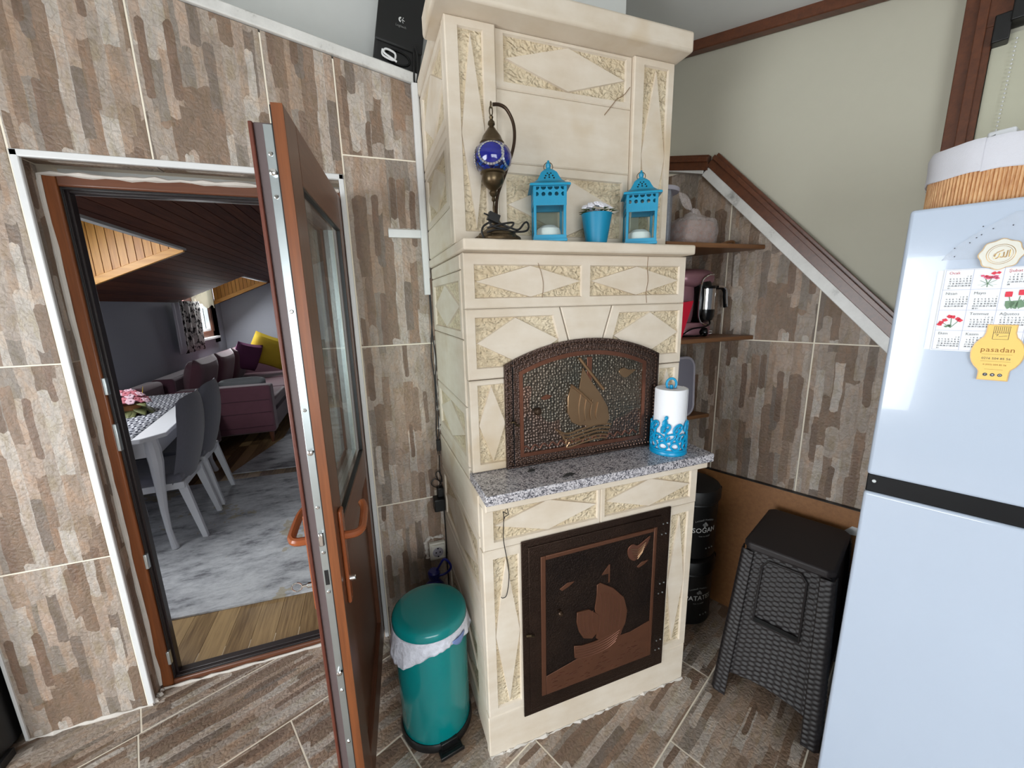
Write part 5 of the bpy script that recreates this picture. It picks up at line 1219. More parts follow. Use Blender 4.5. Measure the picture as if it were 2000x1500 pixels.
# ------------------------------------------------------------------ refrigerator
FC = 1.296; fs0, fs1, fz = -.076, .56, 1.678
fr = thing('refrigerator', 'white two-door refrigerator with black handle strip on the right', 'refrigerator', tuple(rp(.24, 1.6, 0)))
def rb(s0, s1, c0, c1, z0, z1): return MB().prism([rp(s0, c0, z0), rp(s1, c0, z0), rp(s1, c1, z0), rp(s0, c1, z0)], Z*(z1-z0))
obj('cabinet', rb(fs0+.004, fs1-.004, FC+.055, 1.905, .03, fz-.006), 'fridge', fr, bevel=.006)
du_ = obj('door', rb(fs0, fs1, FC, FC+.052, 1.052, fz), 'fridge', fr, bevel=.007, seg=3)
dl_ = obj('door', rb(fs0, fs1, FC, FC+.052, .06, 1.006), 'fridge', fr, bevel=.007, seg=3)
M['strip_black'] = plain('blue_black_strip', (7, 8, 12), .45, Specular_IOR_Level=.25)
hs_ = obj('handle_strip', rb(fs0+.002, fs1-.002, FC+.006, FC+.05, 1.006, 1.052), 'strip_black', fr, bevel=.002)
obj('hinge_screw', MB().lathe([(.004, 0), (.004, .003), (0, .003)], rp(fs0+.016, FC+.006, 1.036), 10, ax=tuple(-N)), 'steel', fr)
obj('plinth', rb(fs0+.01, fs1-.01, FC+.02, FC+.06, .004, .058), 'black', fr)
for s_ in (fs0+.05, fs1-.05):
    for c_ in (FC+.08, 1.86): obj('foot', MB().lathe([(.018, 0), (.018, .031)], rp(s_, c_, 0), 12), 'black', fr)
def FF_(d, s0=0, z0=0): return frame(rp(s0, FC-d, z0), R, Z)
fu = FF_(0); fo = (fu.to_3x3() @ Vector((0, 0, 1))).dot(-N)       # +1 when frame z faces the room
def FL(s, z, d=.0): return rp(s, FC-d, z)
def fpoly(pts, d, th, m, nm, par, **k): return obj(nm, MB().prism([FL(s, z, d) for s, z in pts], -N*th), m, par, **k)
# plastic film tucked over the top of the door
sp = thing('plastic_sleeve', 'clear dotted plastic sleeve fixed on the upper refrigerator door', 'plastic bag', tuple(rp(.05, FC-.004, 1.565)))
def slv(u, v):
    s = -.014+.20*u; top = 1.565+.088*min(1, (u*2.2))**.7; z = 1.566+(top-1.566)*v-.004*u
    return FL(s, z, .003+.0035*abs(math.sin(u*19+v*6))*(.3+v*.7))
obj('sleeve', MB().sheet(slv, 40, 14), 'film', sp, solid=.0004)
mb = MB()
for s, z in ((.004, 1.572), (.002, 1.589), (.03, 1.607), (.036, 1.612), (.052, 1.590), (.063, 1.598), (.075, 1.625), (.05, 1.622), (.022, 1.598), (.036, 1.628)): mb.lathe([(.0012, 0), (.0012, .0006), (0, .0006)], FL(s, z, .0075), 6, ax=tuple(-N))
obj('printed_dot', mb, 'text_dark', sp)
# calendar
ca = thing('calendar_sheet', 'white year calendar with red flowers on the upper refrigerator door', 'calendar', tuple(rp(.06, FC-.001, 1.376)))
SH = lambda s, z: (s-.10*(1.543-z)*.0+(.0)*s, z)
fpoly([(-.016, 1.374), (.115, 1.374), (.115, 1.545), (-.016, 1.545)], .0005, .0012, 'paper', 'back_sheets', ca)
fpoly([(-.006, 1.373), (.120, 1.373), (.120, 1.546), (-.006, 1.546)], .0025, .0008, 'paper', 'top_sheet', ca)
mb = MB()
for z in (1.544, 1.503, 1.460, 1.417, 1.375): mb.add([FL(-.004, z, .0036), FL(.118, z, .0036), FL(.118, z+.0006, .0036), FL(-.004, z+.0006, .0036)], [(0, 1, 2, 3)])
for s in (-.004, .036, .077, .118): mb.add([FL(s, 1.375, .0036), FL(s+.0006, 1.375, .0036), FL(s+.0006, 1.5445, .0036), FL(s, 1.5445, .0036)], [(0, 1, 2, 3)])
obj('grid_lines', mb, 'line_blue', ca)
import calendar as _cal
months = {(0, 0): ('Ocak', 1, 'text_red'), (0, 2): ('Şubat', 2, 'text_red'), (1, 0): ('Nisan', 4, 'text_grey'), (1, 1): ('Mayıs', 5, 'text_grey'), (2, 1): ('Temmuz', 7, 'text_grey'), (2, 2): ('Ağustos', 8, 'text_grey'), (3, 0): ('Ekim', 10, 'text_grey'), (3, 1): ('Kasım', 11, 'text_grey')}
def text_f(txt, size, s, z, d, m, par, **k):
    Fm = frame(rp(s, FC-d, z), R if fo > 0 else -R, Z)
    # keep letters readable from the room: x axis must run to the viewer's right
    Fm = frame(rp(s, FC-d, z), R, Z); return text_mesh(txt, size, Fm, m, par, **k)
for (r0_, c0_), (nm, mo, col_) in months.items():
    s = -.0005+.0405*c0_; z = 1.543-.0425*r0_
    text_f(nm, .0075, s+.002, z-.0052, .0037, col_, ca, name='month_name', align='LEFT', extrude=.0001)
    rows_ = []
    for wk in _cal.Calendar(0).monthdayscalendar(2022, mo): rows_.append(' '.join('%2d' % d if d else '  ' for d in wk))
    mb = MB()
    for i, wk in enumerate(_cal.Calendar(0).monthdayscalendar(2022, mo)):
        for j, d in enumerate(wk):
            if d:
                for t_, off in ((str(d)[0], -.0009), (str(d)[-1], .0009)) if d > 9 else ((str(d), 0),):
                    seg = {'0': 'abcdef', '1': 'bc', '2': 'abged', '3': 'abgcd', '4': 'fgbc', '5': 'afgcd', '6': 'afgedc', '7': 'abc', '8': 'abcdefg', '9': 'abcdfg'}[t_]
                    x, y = s+.005+j*.0048+off, z-.0125-i*.0048; a_, b_2 = .0006, .0011
                    SG = {'a': (-a_, b_2, a_, b_2), 'g': (-a_, 0, a_, 0), 'd': (-a_, -b_2, a_, -b_2), 'b': (a_, 0, a_, b_2), 'c': (a_, -b_2, a_, 0), 'f': (-a_, 0, -a_, b_2), 'e': (-a_, -b_2, -a_, 0)}
                    for q in seg:
                        x0_, y0_, x1_, y1_ = SG[q]; e = .00022
                        mb.add([FL(x+x0_-e, y+y0_-e, .0037), FL(x+x1_+e, y+y0_-e, .0037), FL(x+x1_+e, y+y1_+e, .0037), FL(x+x0_-e, y+y1_+e, .0037)], [(0, 1, 2, 3)])
    o = obj('day_numbers', mb, 'text_dark', ca); o['kind'] = 'stuff'
def flowers(cs, cz, kind):
    mb = MB(); D = .0040
    def blob(s, z, r, mi, sq=1, n=9, rot=0):
        pts = [(s+r*math.cos(2*PI*k/n+rot)*(1 if k % 2 else .75), z+sq*r*math.sin(2*PI*k/n+rot)*(1 if k % 2 else .75)) for k in range(n)]
        mb.prism([FL(a, b, D) for a, b in pts], -N*.0003, mi)
    def stem(a, b, m_=1):
        (s0, z0), (s1, z1) = a, b; e = .0007
        mb.prism([FL(s0-e, z0, D-.0003), FL(s0+e, z0, D-.0003), FL(s1+e, z1, D-.0003), FL(s1-e, z1, D-.0003)], -N*.0002, m_)
    random.seed(int(cs*1000))
    if kind == 'azalea':
        for k in range(9): a = -1.2+.3*k; stem((cs, cz-.010), (cs+.014*math.sin(a), cz-.010+.011*math.cos(a)*(1 if k % 2 else -.6)))
        for k in range(12): blob(cs+random.uniform(-.013, .013), cz+.006+random.uniform(-.006, .008), random.uniform(.003, .0045), 2 if k % 3 else 0, .8, 9, k)
    elif kind == 'tulip':
        for dx in (-.010, .004, .012): stem((cs+dx*.4, cz-.019), (cs+dx, cz+.006))
        for dx in (-.008, -.002, .006): blob(cs+dx, cz-.010, .0075, 1, 1.3, 6, dx*90)
        for dx, dz in ((-.011, .010), (.006, .013), (.015, .002)): blob(cs+dx, cz+dz, .0065, 0, 1.1, 8)
    else:
        for p_ in ((-.012, -.002), (.001, .010), (.013, .002)): stem((cs+.002, cz-.014), (cs+p_[0], cz+p_[1]))
        for k in range(5): blob(cs+random.uniform(-.005, .008), cz-.010+random.uniform(-.004, .004), .0035, 1, .6, 7, k)
        for a, b in ((-.013, -.003), (-.008, .002), (-.002, .010), (.003, .009), (.014, .002), (-.015, -.007), (.011, .005)): blob(cs+a, cz+b, .0048, 0, .85, 9, a*100)
    return obj('flower_picture', mb, ('red_print', 'green_print', 'pink_print'), ca)
flowers(.058, 1.524, 'azalea'); flowers(.100, 1.482, 'tulip'); flowers(.016, 1.437, 'geranium')
# porcelain plate magnet
pm = thing('plate_magnet', 'small scalloped cream plate magnet with calligraphy on the refrigerator', 'magnet', tuple(rp(.067, FC-.002, 1.542)))
def scal(cx_, cz, r, d, n=48, amp=.05): return [FL(cx_+r*(1+amp*math.cos(8*2*PI*k/n))*math.cos(2*PI*k/n), cz+r*(1+amp*math.cos(8*2*PI*k/n))*math.sin(2*PI*k/n), d) for k in range(n)]
obj('gilt_edge', MB().prism(scal(.067, 1.571, .0293, .0045), -N*.003), 'gold', pm)
obj('plate', MB().prism(scal(.067, 1.571, .0282, .0052), -N*.0032), 'porcelain', pm, bevel=.0006, seg=1)
cr_ = lambda r, n=30: [FL(.067+r*math.cos(2*PI*k/n), 1.571+r*math.sin(2*PI*k/n), .0087) for k in range(n)]
obj('ring_ornament', MB().tube(cr_(.019), .00045, 5, closed=True).tube(cr_(.016), .0003, 5, closed=True), 'gold', pm)
cal_ = MB()
for st_ in ([(-.009, -.005), (-.006, -.008), (-.002, -.005), (-.001, .002)], [(-.001, -.005), (.002, -.006), (.004, -.004), (.004, .004)], [(.004, -.005), (.007, -.006), (.008, -.003), (.0085, .007)], [(.0115, -.006), (.0115, .008)], [(-.006, .003), (-.001, .006), (.003, .008)], [(-.009, .0), (-.006, .001), (-.007, -.003), (-.009, -.002)]):
    cal_.tube(spline([FL(.067+a, 1.571+b, .0088) for a, b in st_], 4), .0009, 5)
obj('calligraphy', cal_, 'gold', pm)
# yellow advertising magnet
ym = thing('card_magnet', 'yellow jar-shaped advertising magnet lettered pasadan below the calendar', 'magnet', tuple(rp(.09, FC-.005, 1.315)))
def jar(g2):
    pts = []
    cxx, czz = .0905, 1.372
    pts += [(.070-g2, 1.4315+g2), (.1105+g2, 1.4315+g2), (.1105+g2, 1.415)]
    for k in range(9): a = math.radians(52-13*k); pts.append((cxx+(.0365+g2)*math.cos(a), czz+(.0435+g2)*math.sin(a)))
    pts += [(.1125+g2, 1.333), (.1125+g2, 1.3155-g2), (.070-g2, 1.3155-g2), (.070-g2, 1.333)]
    for k in range(9): a = math.radians(180+52-13*k); pts.append((cxx+(.0365+g2)*math.cos(a), czz+(.0435+g2)*math.sin(a)))
    pts += [(.070-g2, 1.415)]
    return pts
fpoly(jar(0), .0042, .0010, 'gold', 'border', ym); fpoly(jar(-.0018), .0048, .0008, 'yellow_card', 'card', ym)
dd = .0058
text_f('pasadan', .0140, .0905, 1.3795, dd, 'text_brown', ym, extrude=.0001, spacing=1.05)
text_f('0216 504 85 56', .0062, .0905, 1.3615, dd, 'text_dark', ym, extrude=.0001)
text_f('0 (555) 504 85 56', .0044, .0905, 1.3485, dd, 'text_brown', ym, extrude=.0001)
mb = MB()
for z, a, b in ((1.3700, .070, .111), (1.3555, .070, .111), (1.3385, .078, .103)): mb.add([FL(a, z, dd), FL(b, z, dd), FL(b, z+.0004, dd), FL(a, z+.0004, dd)], [(0, 1, 2, 3)])
obj('rule', mb, 'text_brown', ym)
mb = MB()
for s in (.0805, .0905, .1005): mb.lathe([(.0034, 0), (.0034, .0003), (0, .0003)], FL(s, 1.3275, dd-.0003), 16, ax=tuple(-N))
obj('round_badge', mb, 'text_dark', ym)
text_f('f', .0050, .0805, 1.3275, dd+.0003, 'paper', ym, extrude=.0001)
obj('badge_mark', MB().ball(FL(.0905, 1.3275, dd), .0016, .0016, .0012, 8, 4).tube([FL(.1005+.0016*math.cos(a), 1.3275+.0016*math.sin(a), dd+.0002) for a in [2*PI*k/10 for k in range(10)]], .0003, 4, closed=True), 'paper', ym)
hb = MB()
hb.tube([FL(.080, 1.4275, dd), FL(.101, 1.4275, dd), FL(.101, 1.4015, dd), FL(.080, 1.4015, dd)], .0004, 4, closed=True)
for k in range(7): hb.tube([FL(.0825+.0027*k, 1.4265, dd), FL(.0825+.0027*k, 1.4155, dd)], .00035, 4)
hb.tube([FL(.080, 1.4145, dd), FL(.101, 1.4145, dd)], .0005, 4).tube([FL(.083, 1.4115, dd), FL(.087, 1.4115, dd), FL(.085, 1.408, dd)], .0005, 4).tube([FL(.088, 1.407, dd), FL(.099, 1.4085, dd)], .0004, 4)
obj('shop_emblem', hb, 'text_dark', ym)
obj('emblem_ground', MB().prism([FL(.0808, 1.402, dd-.0006), FL(.1002, 1.402, dd-.0006), FL(.1002, 1.427, dd-.0006), FL(.0808, 1.427, dd-.0006)], -N*.0003), 'paper', ym)

# basket on the refrigerator
bk = thing('bamboo_basket', 'round-cornered bamboo slat basket with white cloth lining on the refrigerator', 'basket', tuple(rp(.16, 1.55, fz)))
bs0, bs1, bc0, bc1, br = -.058, .36, 1.335, 1.76, .075
def rr(k, n, e=0, off=0):
    """point at fraction k/n of rounded rectangle outline"""
    w_, h_ = bs1-bs0-2*br, bc1-bc0-2*br; seg = [w_, PI/2*br, h_, PI/2*br, w_, PI/2*br, h_, PI/2*br]; tot = sum(seg); d = (k/n*tot) % tot
    for i, l in enumerate(seg):
        if d <= l: break
        d -= l
    q = [(bs0+br+d, bc0-e), (0, 0), (bs1+e, bc0+br+d), (0, 0), (bs1-br-d, bc1+e), (0, 0), (bs0-e, bc1-br-d), (0, 0)][i]
    if i % 2: 
        cx_, cy_ = [(bs1-br, bc0+br), (bs1-br, bc1-br), (bs0+br, bc1-br), (bs0+br, bc0+br)][i//2]; a = -PI/2+(i//2)*PI/2+d/br; return cx_+(br+e)*math.cos(a), cy_+(br+e)*math.sin(a), a
    a = {0: -PI/2, 2: 0, 4: PI/2, 6: PI}[i]; return q[0], q[1], a
BHt = .125
mb = MB(); n_ = 80; vs = []
for z in (fz+.001, fz+BHt):
    for k in range(n_): s, c, a = rr(k, n_, -.004); vs.append(rp(s, c, z))
mb.add(vs, [(k, (k+1) % n_, (k+1) % n_+n_, k+n_) for k in range(n_)]+[tuple(range(n_))]); obj('basket_wall', mb, 'bamboo_dark', bk, solid=.003)
mb = MB().tube([(0, 0, 0), (0, 0, .095)], .0032, 6); sl0 = None; tot_n = 270
per = 2*(bs1-bs0-2*br)+2*(bc1-bc0-2*br)+2*PI*br
for k in range(tot_n):
    s, c, a = rr(k, tot_n, 0)
    if sl0 is None: sl0 = obj('slat', mb, 'bamboo', bk, world=False); o = sl0
    else: o = bpy.data.objects.new('slat', sl0.data); COL.objects.link(o); o.parent = bk
    setm(o, wmat(bk).inverted() @ Matrix.Translation(rp(s, c, fz+.001)))
mb = MB(); prof = [(-.012, .070), (.006, .064), (.0075, .066), (.0065, .080), (.0065, .100), (.008, .118), (.004, .128), (-.004, .128), (-.008, .06)]
mb.sheet(lambda u, v: (lambda q, pr: rp(q[0], q[1], fz+pr[1]+(.002*math.sin(u*90) if pr[0] > 0 else 0)))(rr(u*120, 120, (prof[int(round(v*8))][0])+(.0015*math.sin(u*140) if 0 < v < .9 else 0)), prof[int(round(v*8))]), 120, 8)
obj('cloth_lining', mb, 'fabric_white', bk, label='white cloth lining turned over the rim')
bxx = thing('white_box', 'small open white plastic box standing in the bamboo basket', 'box', tuple(rp(.08, 1.42, fz+.03)))
obj('box', MB().prism([rp(.018, 1.41, fz+.02), rp(.058, 1.40, fz+.02), rp(.068, 1.45, fz+.02), rp(.028, 1.46, fz+.02)], Z*.137), 'white_paint', bxx, bevel=.004)
solo('grey_packet', 'grey-green crumpled packet leaning in the bamboo basket beside the white box', 'packet', MB().prism([rp(-.012, 1.40, fz+.03), rp(.03, 1.385, fz+.03), rp(.03, 1.385, fz+.145), rp(.018, 1.39, fz+.140), rp(-.012, 1.40, fz+.125)], N*.03), 'grey_cloth', bevel=.004)

# ------------------------------------------------------------------ loudspeaker on the ledge
spk = thing('loudspeaker', 'black loudspeaker with oval bass port standing on the marble ledge', 'speaker', (.195, 1.76, slopez(.195)+.036))
tlt = Matrix.Translation((.195, 1.70, slopez(.195)+.040)) @ Matrix.Rotation(math.radians(10.8), 4, 'Y')
obj('cabinet', MB().box(-.083, .083, 0, .145, .0, .36, 0, tlt), 'black', spk, bevel=.012, seg=3)
obj('grille', MB().prism([tlt @ Vector(p) for p in ((-.083, 0, .07), (.083, 0, .07), (.083, 0, .355), (-.083, 0, .355))], tlt.to_3x3() @ Vector((0, -.008, 0))), 'black_metal', spk, bevel=.005)
obj('bass_port', MB().tube([tlt @ Vector((.044*math.cos(a), -.001, .035+.022*math.sin(a))) for a in [2*PI*k/24 for k in range(24)]], .004, 6, closed=True), 'black_gloss', spk)
lg = frame(tlt @ Vector((0, -.0095, .150)), tlt.to_3x3() @ Vector((1, 0, 0)), tlt.to_3x3() @ Vector((0, 0, 1)))
text_mesh('Logitech', .011, lg @ Matrix.Translation((0, -.014, 0)), 'text_grey', spk, extrude=.0003)
mb = MB(); TL = lambda x, z: lg @ Vector((x, z+.006, .0005))
crs = [(-.002+.0085*math.cos(a), .0085*math.sin(a)) for a in [PI*.5+PI*k/9 for k in range(10)]]+[(-.002+.0035*math.cos(a), .0035*math.sin(a)) for a in [PI*1.5-PI*k/7 for k in range(8)]]
mb.prism([TL(a, b) for a, b in crs], lg.to_3x3() @ Vector((0, 0, .0006)))
mb.tube([TL(.0035+.0025*math.cos(a), .0025*math.sin(a)) for a in [2*PI*k/10 for k in range(10)]], .0008, 5, closed=True)
mb.tube([TL(.006, 0), TL(.011, -.001)], .0009, 5).tube([TL(.004, .006), TL(.006, .0085)], .0012, 5).tube([TL(.004, -.006), TL(.007, -.008)], .001, 5)
obj('emblem', mb, 'text_white', spk)
solo('white_cable_coil', 'small flat coil of white cable in front of the loudspeaker', 'cable', MB().tube(spline([(.150, 1.684, 2.392), (.150, 1.682, 2.372), (.186, 1.682, 2.362), (.192, 1.684, 2.385), (.162, 1.682, 2.394), (.154, 1.680, 2.380), (.184, 1.680, 2.364), (.196, 1.682, 2.358)], 5), .0035, 6), 'white_pvc')
solo('speaker_cable', 'black loop of speaker cable hanging beside the marble ledge and stove', 'cable', MB().tube(spline([(.262, 1.70, 2.42), (.258, 1.68, 2.37), (.252, 1.668, 2.30), (.258, 1.665, 2.285), (.268, 1.668, 2.33), (.270, 1.68, 2.39), (.266, 1.69, 2.42)], 5, ), .0035, 6).tube(spline([(.264, 1.69, 2.40), (.2655, 1.68, 2.28), (.2665, 1.68, 2.10), (.267, 1.68, 1.9), (.267, 1.68, 1.6)], 5), .003, 6), 'cord')

# black appliance just past the wall's left end
ap = thing('black_cabinet', 'black glossy cabinet edge in the lower left corner past the tiles', 'cabinet', (-1.55, 1.66, 0))
obj('body', MB().box(-1.86, -1.285, 1.595, 1.79, .02, .80), 'black', ap, bevel=.01)
obj('door', MB().box(-1.85, -1.295, 1.575, 1.597, .06, .78), 'black_gloss', ap, bevel=.006)
obj('foot', MB().box(-1.34, -1.27, 1.58, 1.64, 0, .03), 'black', ap, bevel=.003)
obj('foot', MB().box(-1.84, -1.78, 1.58, 1.64, 0, .03), 'black', ap, bevel=.003)

# ------------------------------------------------------------------ living room beyond the door
XL, YF, ZK, TS = -2.13, 7.70, 1.585, .425
YN = 1.905                                   # living-room face of the partition
f2 = struct('floor_2', MB().box(-2.2, 1.6, 1.80, 7.8, -.06, -.012), 'frame_dark')
random.seed(21)
k = 0; x = -2.13; pm_ = {}
FLm = None
while x < 1.45:
    y = 1.84-random.uniform(0, .9)
    while y < 7.65:
        y0, y1 = max(y, 1.842), min(y+1.2, 7.69)
        if y1-y0 > .05:
            o = obj('plank', MB().prism([(0, 0, 0), (.099, 0, 0), (.099, y1-y0, 0), (0, y1-y0, 0)], (0, 0, .011)), 'laminate', f2, mtx=Matrix.Translation((x, y0, -.012)))
        y += 1.2
    x += .1005
wL = struct('wall_2')
# left knee wall with window opening, far wall, right wall
wy0, wy1, wz0 = 6.50, 7.22, 1.10
mb = MB(); mb.box(XL-.1, XL, YN, wy0, 0, ZK+.02).box(XL-.1, XL, wy1, YF, 0, ZK+.02).box(XL-.1, XL, wy0, wy1, 0, wz0)
obj('plaster', mb, 'grey_wall', wL)
wL = struct('wall_3')
mb = MB().prism([(XL-.1, YF, 0), (1.6, YF, 0), (1.6, YF, 2.6), (.05, YF, 2.6), (XL-.1, YF, ZK+.05)], (0, .1, 0))
obj('plaster', mb, 'grey_wall', wL)
wL = struct('wall_4')
obj('plaster', MB().box(1.5, 1.6, 1.9, YF, 0, 2.7), 'grey_wall', wL)
wL = struct('wall_5')
obj('plaster', MB().box(-2.23, door_x0-.0, 1.882, YN, 0, 2.6).box(.0, 1.6, 1.882, YN, 0, 2.6).box(door_x0, 0, 1.882, YN, 1.97, 2.6), 'grey_wall', wL)
# boarded sloping ceiling with two dormer wells
c2 = struct('ceiling_2')
D1 = (1.98, 3.9, -1.28); D2 = (6.12, 7.45, -1.42)     # y0, y1, upper x
def cz_(x): return ZK+TS*(x-XL) if x < .02 else ZK+TS*(.02-XL)
bw = .066; x = XL-.0
i = 0
while x < 1.5:
    x1 = x+bw; xm = (x+x1)/2; spans = [(YN, YF)]
    for (a, b, xu) in (D1, D2):
        if xm < xu:
            ns = []
            for s0, s1 in spans:
                if s0 < a: ns.append((s0, min(a, s1)))
                if b < s1: ns.append((max(b, s0), s1))
            spans = ns
    for s0, s1 in spans:
        z0, z1 = cz_(x), cz_(x1); t_ = .012; g2 = .0035
        obj('ceiling_board', MB().prism([(x+g2, s0, z0), (x1-g2, s0, z1), (x1-g2, s0, z1+t_), (x+g2, s0, z0+t_)], (0, s1-s0, 0)), 'dark_ceiling', c2)
    x = x1
def slab(pts, th=(0, 0, .05)): return MB().prism(pts, th)
mb = MB()
for y0, y1, xa in ((YN, D1[0]-.04, XL), (D1[1]+.034, D2[0]-.04, XL), (D2[1]+.034, YF, XL), (D1[0], D1[1], D1[2]), (D2[0], D2[1], D2[2])):
    mb.prism([(xa, y0, cz_(xa)+.014), (.02, y0, cz_(.02)+.014), (.02, y1, cz_(.02)+.014), (xa, y1, cz_(xa)+.014)], (0, 0, .05))
mb.box(.02, 1.6, YN, YF, cz_(.02)+.014, cz_(.02)+.06)
obj('backing', mb, 'gasket', c2)
for (a, b, xu) in (D1, D2):
    zt_ = cz_(xu)+.35
    obj('dormer_wall', MB().box(xu, xu+.04, a, b, cz_(xu)+.0, zt_).box(XL-.1, xu, a, b, zt_, zt_+.05).prism([(XL-.1, a-.04, cz_(XL)), (xu, a-.04, cz_(xu)+.015), (xu, a-.04, zt_), (XL-.1, a-.04, zt_)], (0, .04, 0)), 'white_wall', c2)
    xx = XL
    while xx < xu-.01:
        x1_ = min(xx+.052, xu); obj('cheek_board', MB().prism([(xx+.0025, b, cz_(xx)-.01), (x1_-.0025, b, cz_(x1_)-.01), (x1_-.0025, b, zt_), (xx+.0025, b, zt_)], (0, .012, 0)), 'pine', c2); xx += .052
    obj('dormer_beam', bar((XL, b, cz_(XL)-.02), (xu+.03, b, cz_(xu+.03)-.02), -.005, .052, -.0, .03, (0, 0, 1), (0, -1, 0)), 'pine_x', c2, bevel=.003)
    obj('cheek_backing', MB().prism([(XL, b+.013, ZK-.02), (xu, b+.013, cz_(xu)-.02), (xu, b+.013, zt_), (XL, b+.013, zt_)], (0, .02, 0)), 'gasket', c2)
obj('dormer_front', MB().box(XL-.1, XL, D1[0], D1[1], ZK, 2.3), 'white_wall', c2)
w4 = struct('window_4')
for nm, y0, y1, z0, z1 in (('frame_post', wy0, wy0+.07, wz0, 2.16), ('frame_post', wy1-.07, wy1, wz0, 2.16), ('frame_rail', wy0, wy1, wz0, wz0+.08), ('frame_rail', wy0, wy1, 2.08, 2.16)):
    obj(nm, MB().box(XL-.07, XL+.01, y0, y1, z0, z1), 'mahogany_y', w4, bevel=.004)
obj('sash', MB().box(XL-.06, XL-.01, wy0+.075, wy0+.10, wz0+.085, 2.07).box(XL-.06, XL-.01, wy1-.10, wy1-.075, wz0+.085, 2.07).box(XL-.06, XL-.01, wy0+.1, wy1-.1, wz0+.085, wz0+.115), 'white_pvc', w4)
obj('pane', MB().box(XL-.04, XL-.036, wy0+.1, wy1-.1, wz0+.11, 2.07), 'glass', w4)
obj('sill', MB().box(XL-.05, XL+.06, wy0-.04, wy1+.04, wz0-.03, wz0), 'white_pvc', w4, bevel=.003)
obj('reveal', MB().box(XL-.1, XL+.0, wy1, D2[1], 1.0, 2.3), 'white_wall', w4)
solo('neighbour_house', 'salmon pink rendered house wall seen through the far window', 'building', MB().box(-7.2, -7.0, 10, 22, -2, 2.6).prism([(-7.6, 9.8, 2.6), (-6.9, 9.8, 2.6), (-7.3, 9.8, 3.3)], (0, 12.4, 0)), 'pink_house')
# curtains
cu = thing('floral_curtain', 'pale curtain with black floral print hanging left of the far window', 'curtain', (XL+.06, 6.1, .98))
def cf(x0, y0, y1, z0, z1, amp, n, tilt=0): return lambda u, v: Vector((x0+amp*math.sin(u*n*PI)+.02*v, y0+(y1-y0)*u+tilt*(1-v), z0+(z1-z0)*v))
obj('printed_panel', MB().sheet(cf(XL+.06, 5.92, 6.55, .97, 1.60, .018, 7, .0), 60, 6), 'curtain', cu, solid=.002)
obj('plain_edge', MB().sheet(cf(XL+.055, 5.72, 5.93, .98, 1.58, .014, 3, .05), 20, 6), 'fabric_white', cu, solid=.002)
solo('lace_valance', 'short cream lace valance across the top of the far window', 'curtain', MB().sheet(lambda u, v: Vector((XL+.05+.02*math.sin(u*24), 6.42+.86*u, 2.15-(.62+.02*math.sin(u*37))*(1-v))), 70, 5), 'lace', solid=.002)

# rugs
solo('rug', 'large pale distressed grey rug on the living room laminate near the door', 'rug', MB().prism([(-2.05, 2.235, 0), (.60, 2.085, 0), (.75, 3.86, 0), (-2.0, 4.0, 0)], (0, 0, .009)), 'rug')
solo('rug', 'second pale grey rug farther back before the plum sofa', 'rug', MB().prism([(-1.28, 4.12, 0), (.8, 3.97, 0), (.9, 6.2, 0), (-1.0, 6.4, 0), (-1.0, 5.1, 0)], (0, 0, .009)), 'rug')

# dining table
TA = math.radians(7.2); tb0 = Vector((-1.19, 2.84, 0))
tbl = thing('dining_table', 'white lacquered dining table with curved legs beyond the doorway', 'table', (tb0.x, tb0.y, .010), TA)
TM = wmat(tbl); W_, Lg, TZ = .86, 1.50, .755
def T_(nm, mb, m, **k): return obj(nm, mb, m, tbl, world=False, **k)
T_('tabletop', MB().prism([(-.10, 0, TZ-.028), (-.0, .10, TZ-.028), (0, Lg-.1, TZ-.028), (-.1, Lg, TZ-.028), (-W_+.1, Lg, TZ-.028), (-W_, Lg-.1, TZ-.028), (-W_, .1, TZ-.028), (-W_+.1, 0, TZ-.028)], (0, 0, .028)), 'white_paint', bevel=.006, seg=3)
T_('apron', MB().box(-.07, -.045, .10, Lg-.10, TZ-.13, TZ-.028).box(-W_+.045, -W_+.07, .10, Lg-.10, TZ-.13, TZ-.028).box(-W_+.1, -.1, .045, .07, TZ-.13, TZ-.028).box(-W_+.1, -.1, Lg-.07, Lg-.045, TZ-.13, TZ-.028), 'white_paint', bevel=.003)
def cab_leg(x, y, dx, dy, top, r=1.0):
    n = Vector((dx, dy, 0)).normalized(); pts = []; rr_ = []
    for z, o_, rd in ((top, -.008, .036), (top-.06, .004, .040), (top-.14, .010, .037), (top-.28, .0, .028), (top-.46, -.012, .020), (.12, -.006, .016), (.05, .010, .018), (.015, .020, .021), (0, .022, .020)):
        pts.append(Vector((x, y, max(0, z)))+n*o_); rr_.append(rd*r)
    return MB().tube(pts, rr_, 10)
for x, y, dx, dy in ((-.075, .075, 1, -1), (-W_+.075, .075, -1, -1), (-.075, Lg-.075, 1, 1), (-W_+.075, Lg-.075, -1, 1)): T_('leg', cab_leg(x, y, dx, dy, TZ-.03), 'white_paint')
rn = obj('table_runner', MB().sheet(lambda u, v: TM @ Vector((-.14-.58*u, -.006+(Lg+.012)*max(0, min(1, (v*1.16-.08))), TZ+.002-(.16*(max(0, .08-v*1.16)+max(0, v*1.16-1.08))/.08))), 8, 40), 'runner', None, solid=.002)
tag(rn, 'black and white trellis-pattern runner covering the dining table', 'table runner')
mb = MB()
for k in range(14):
    p = TM @ Vector((-.145-.04*k, -.008, TZ-.16)); mb.tube([p, p+Vector((0, 0, -.035))], .003, 4)
o = obj('fringe', mb, 'fabric_white', rn); o['kind'] = 'stuff'
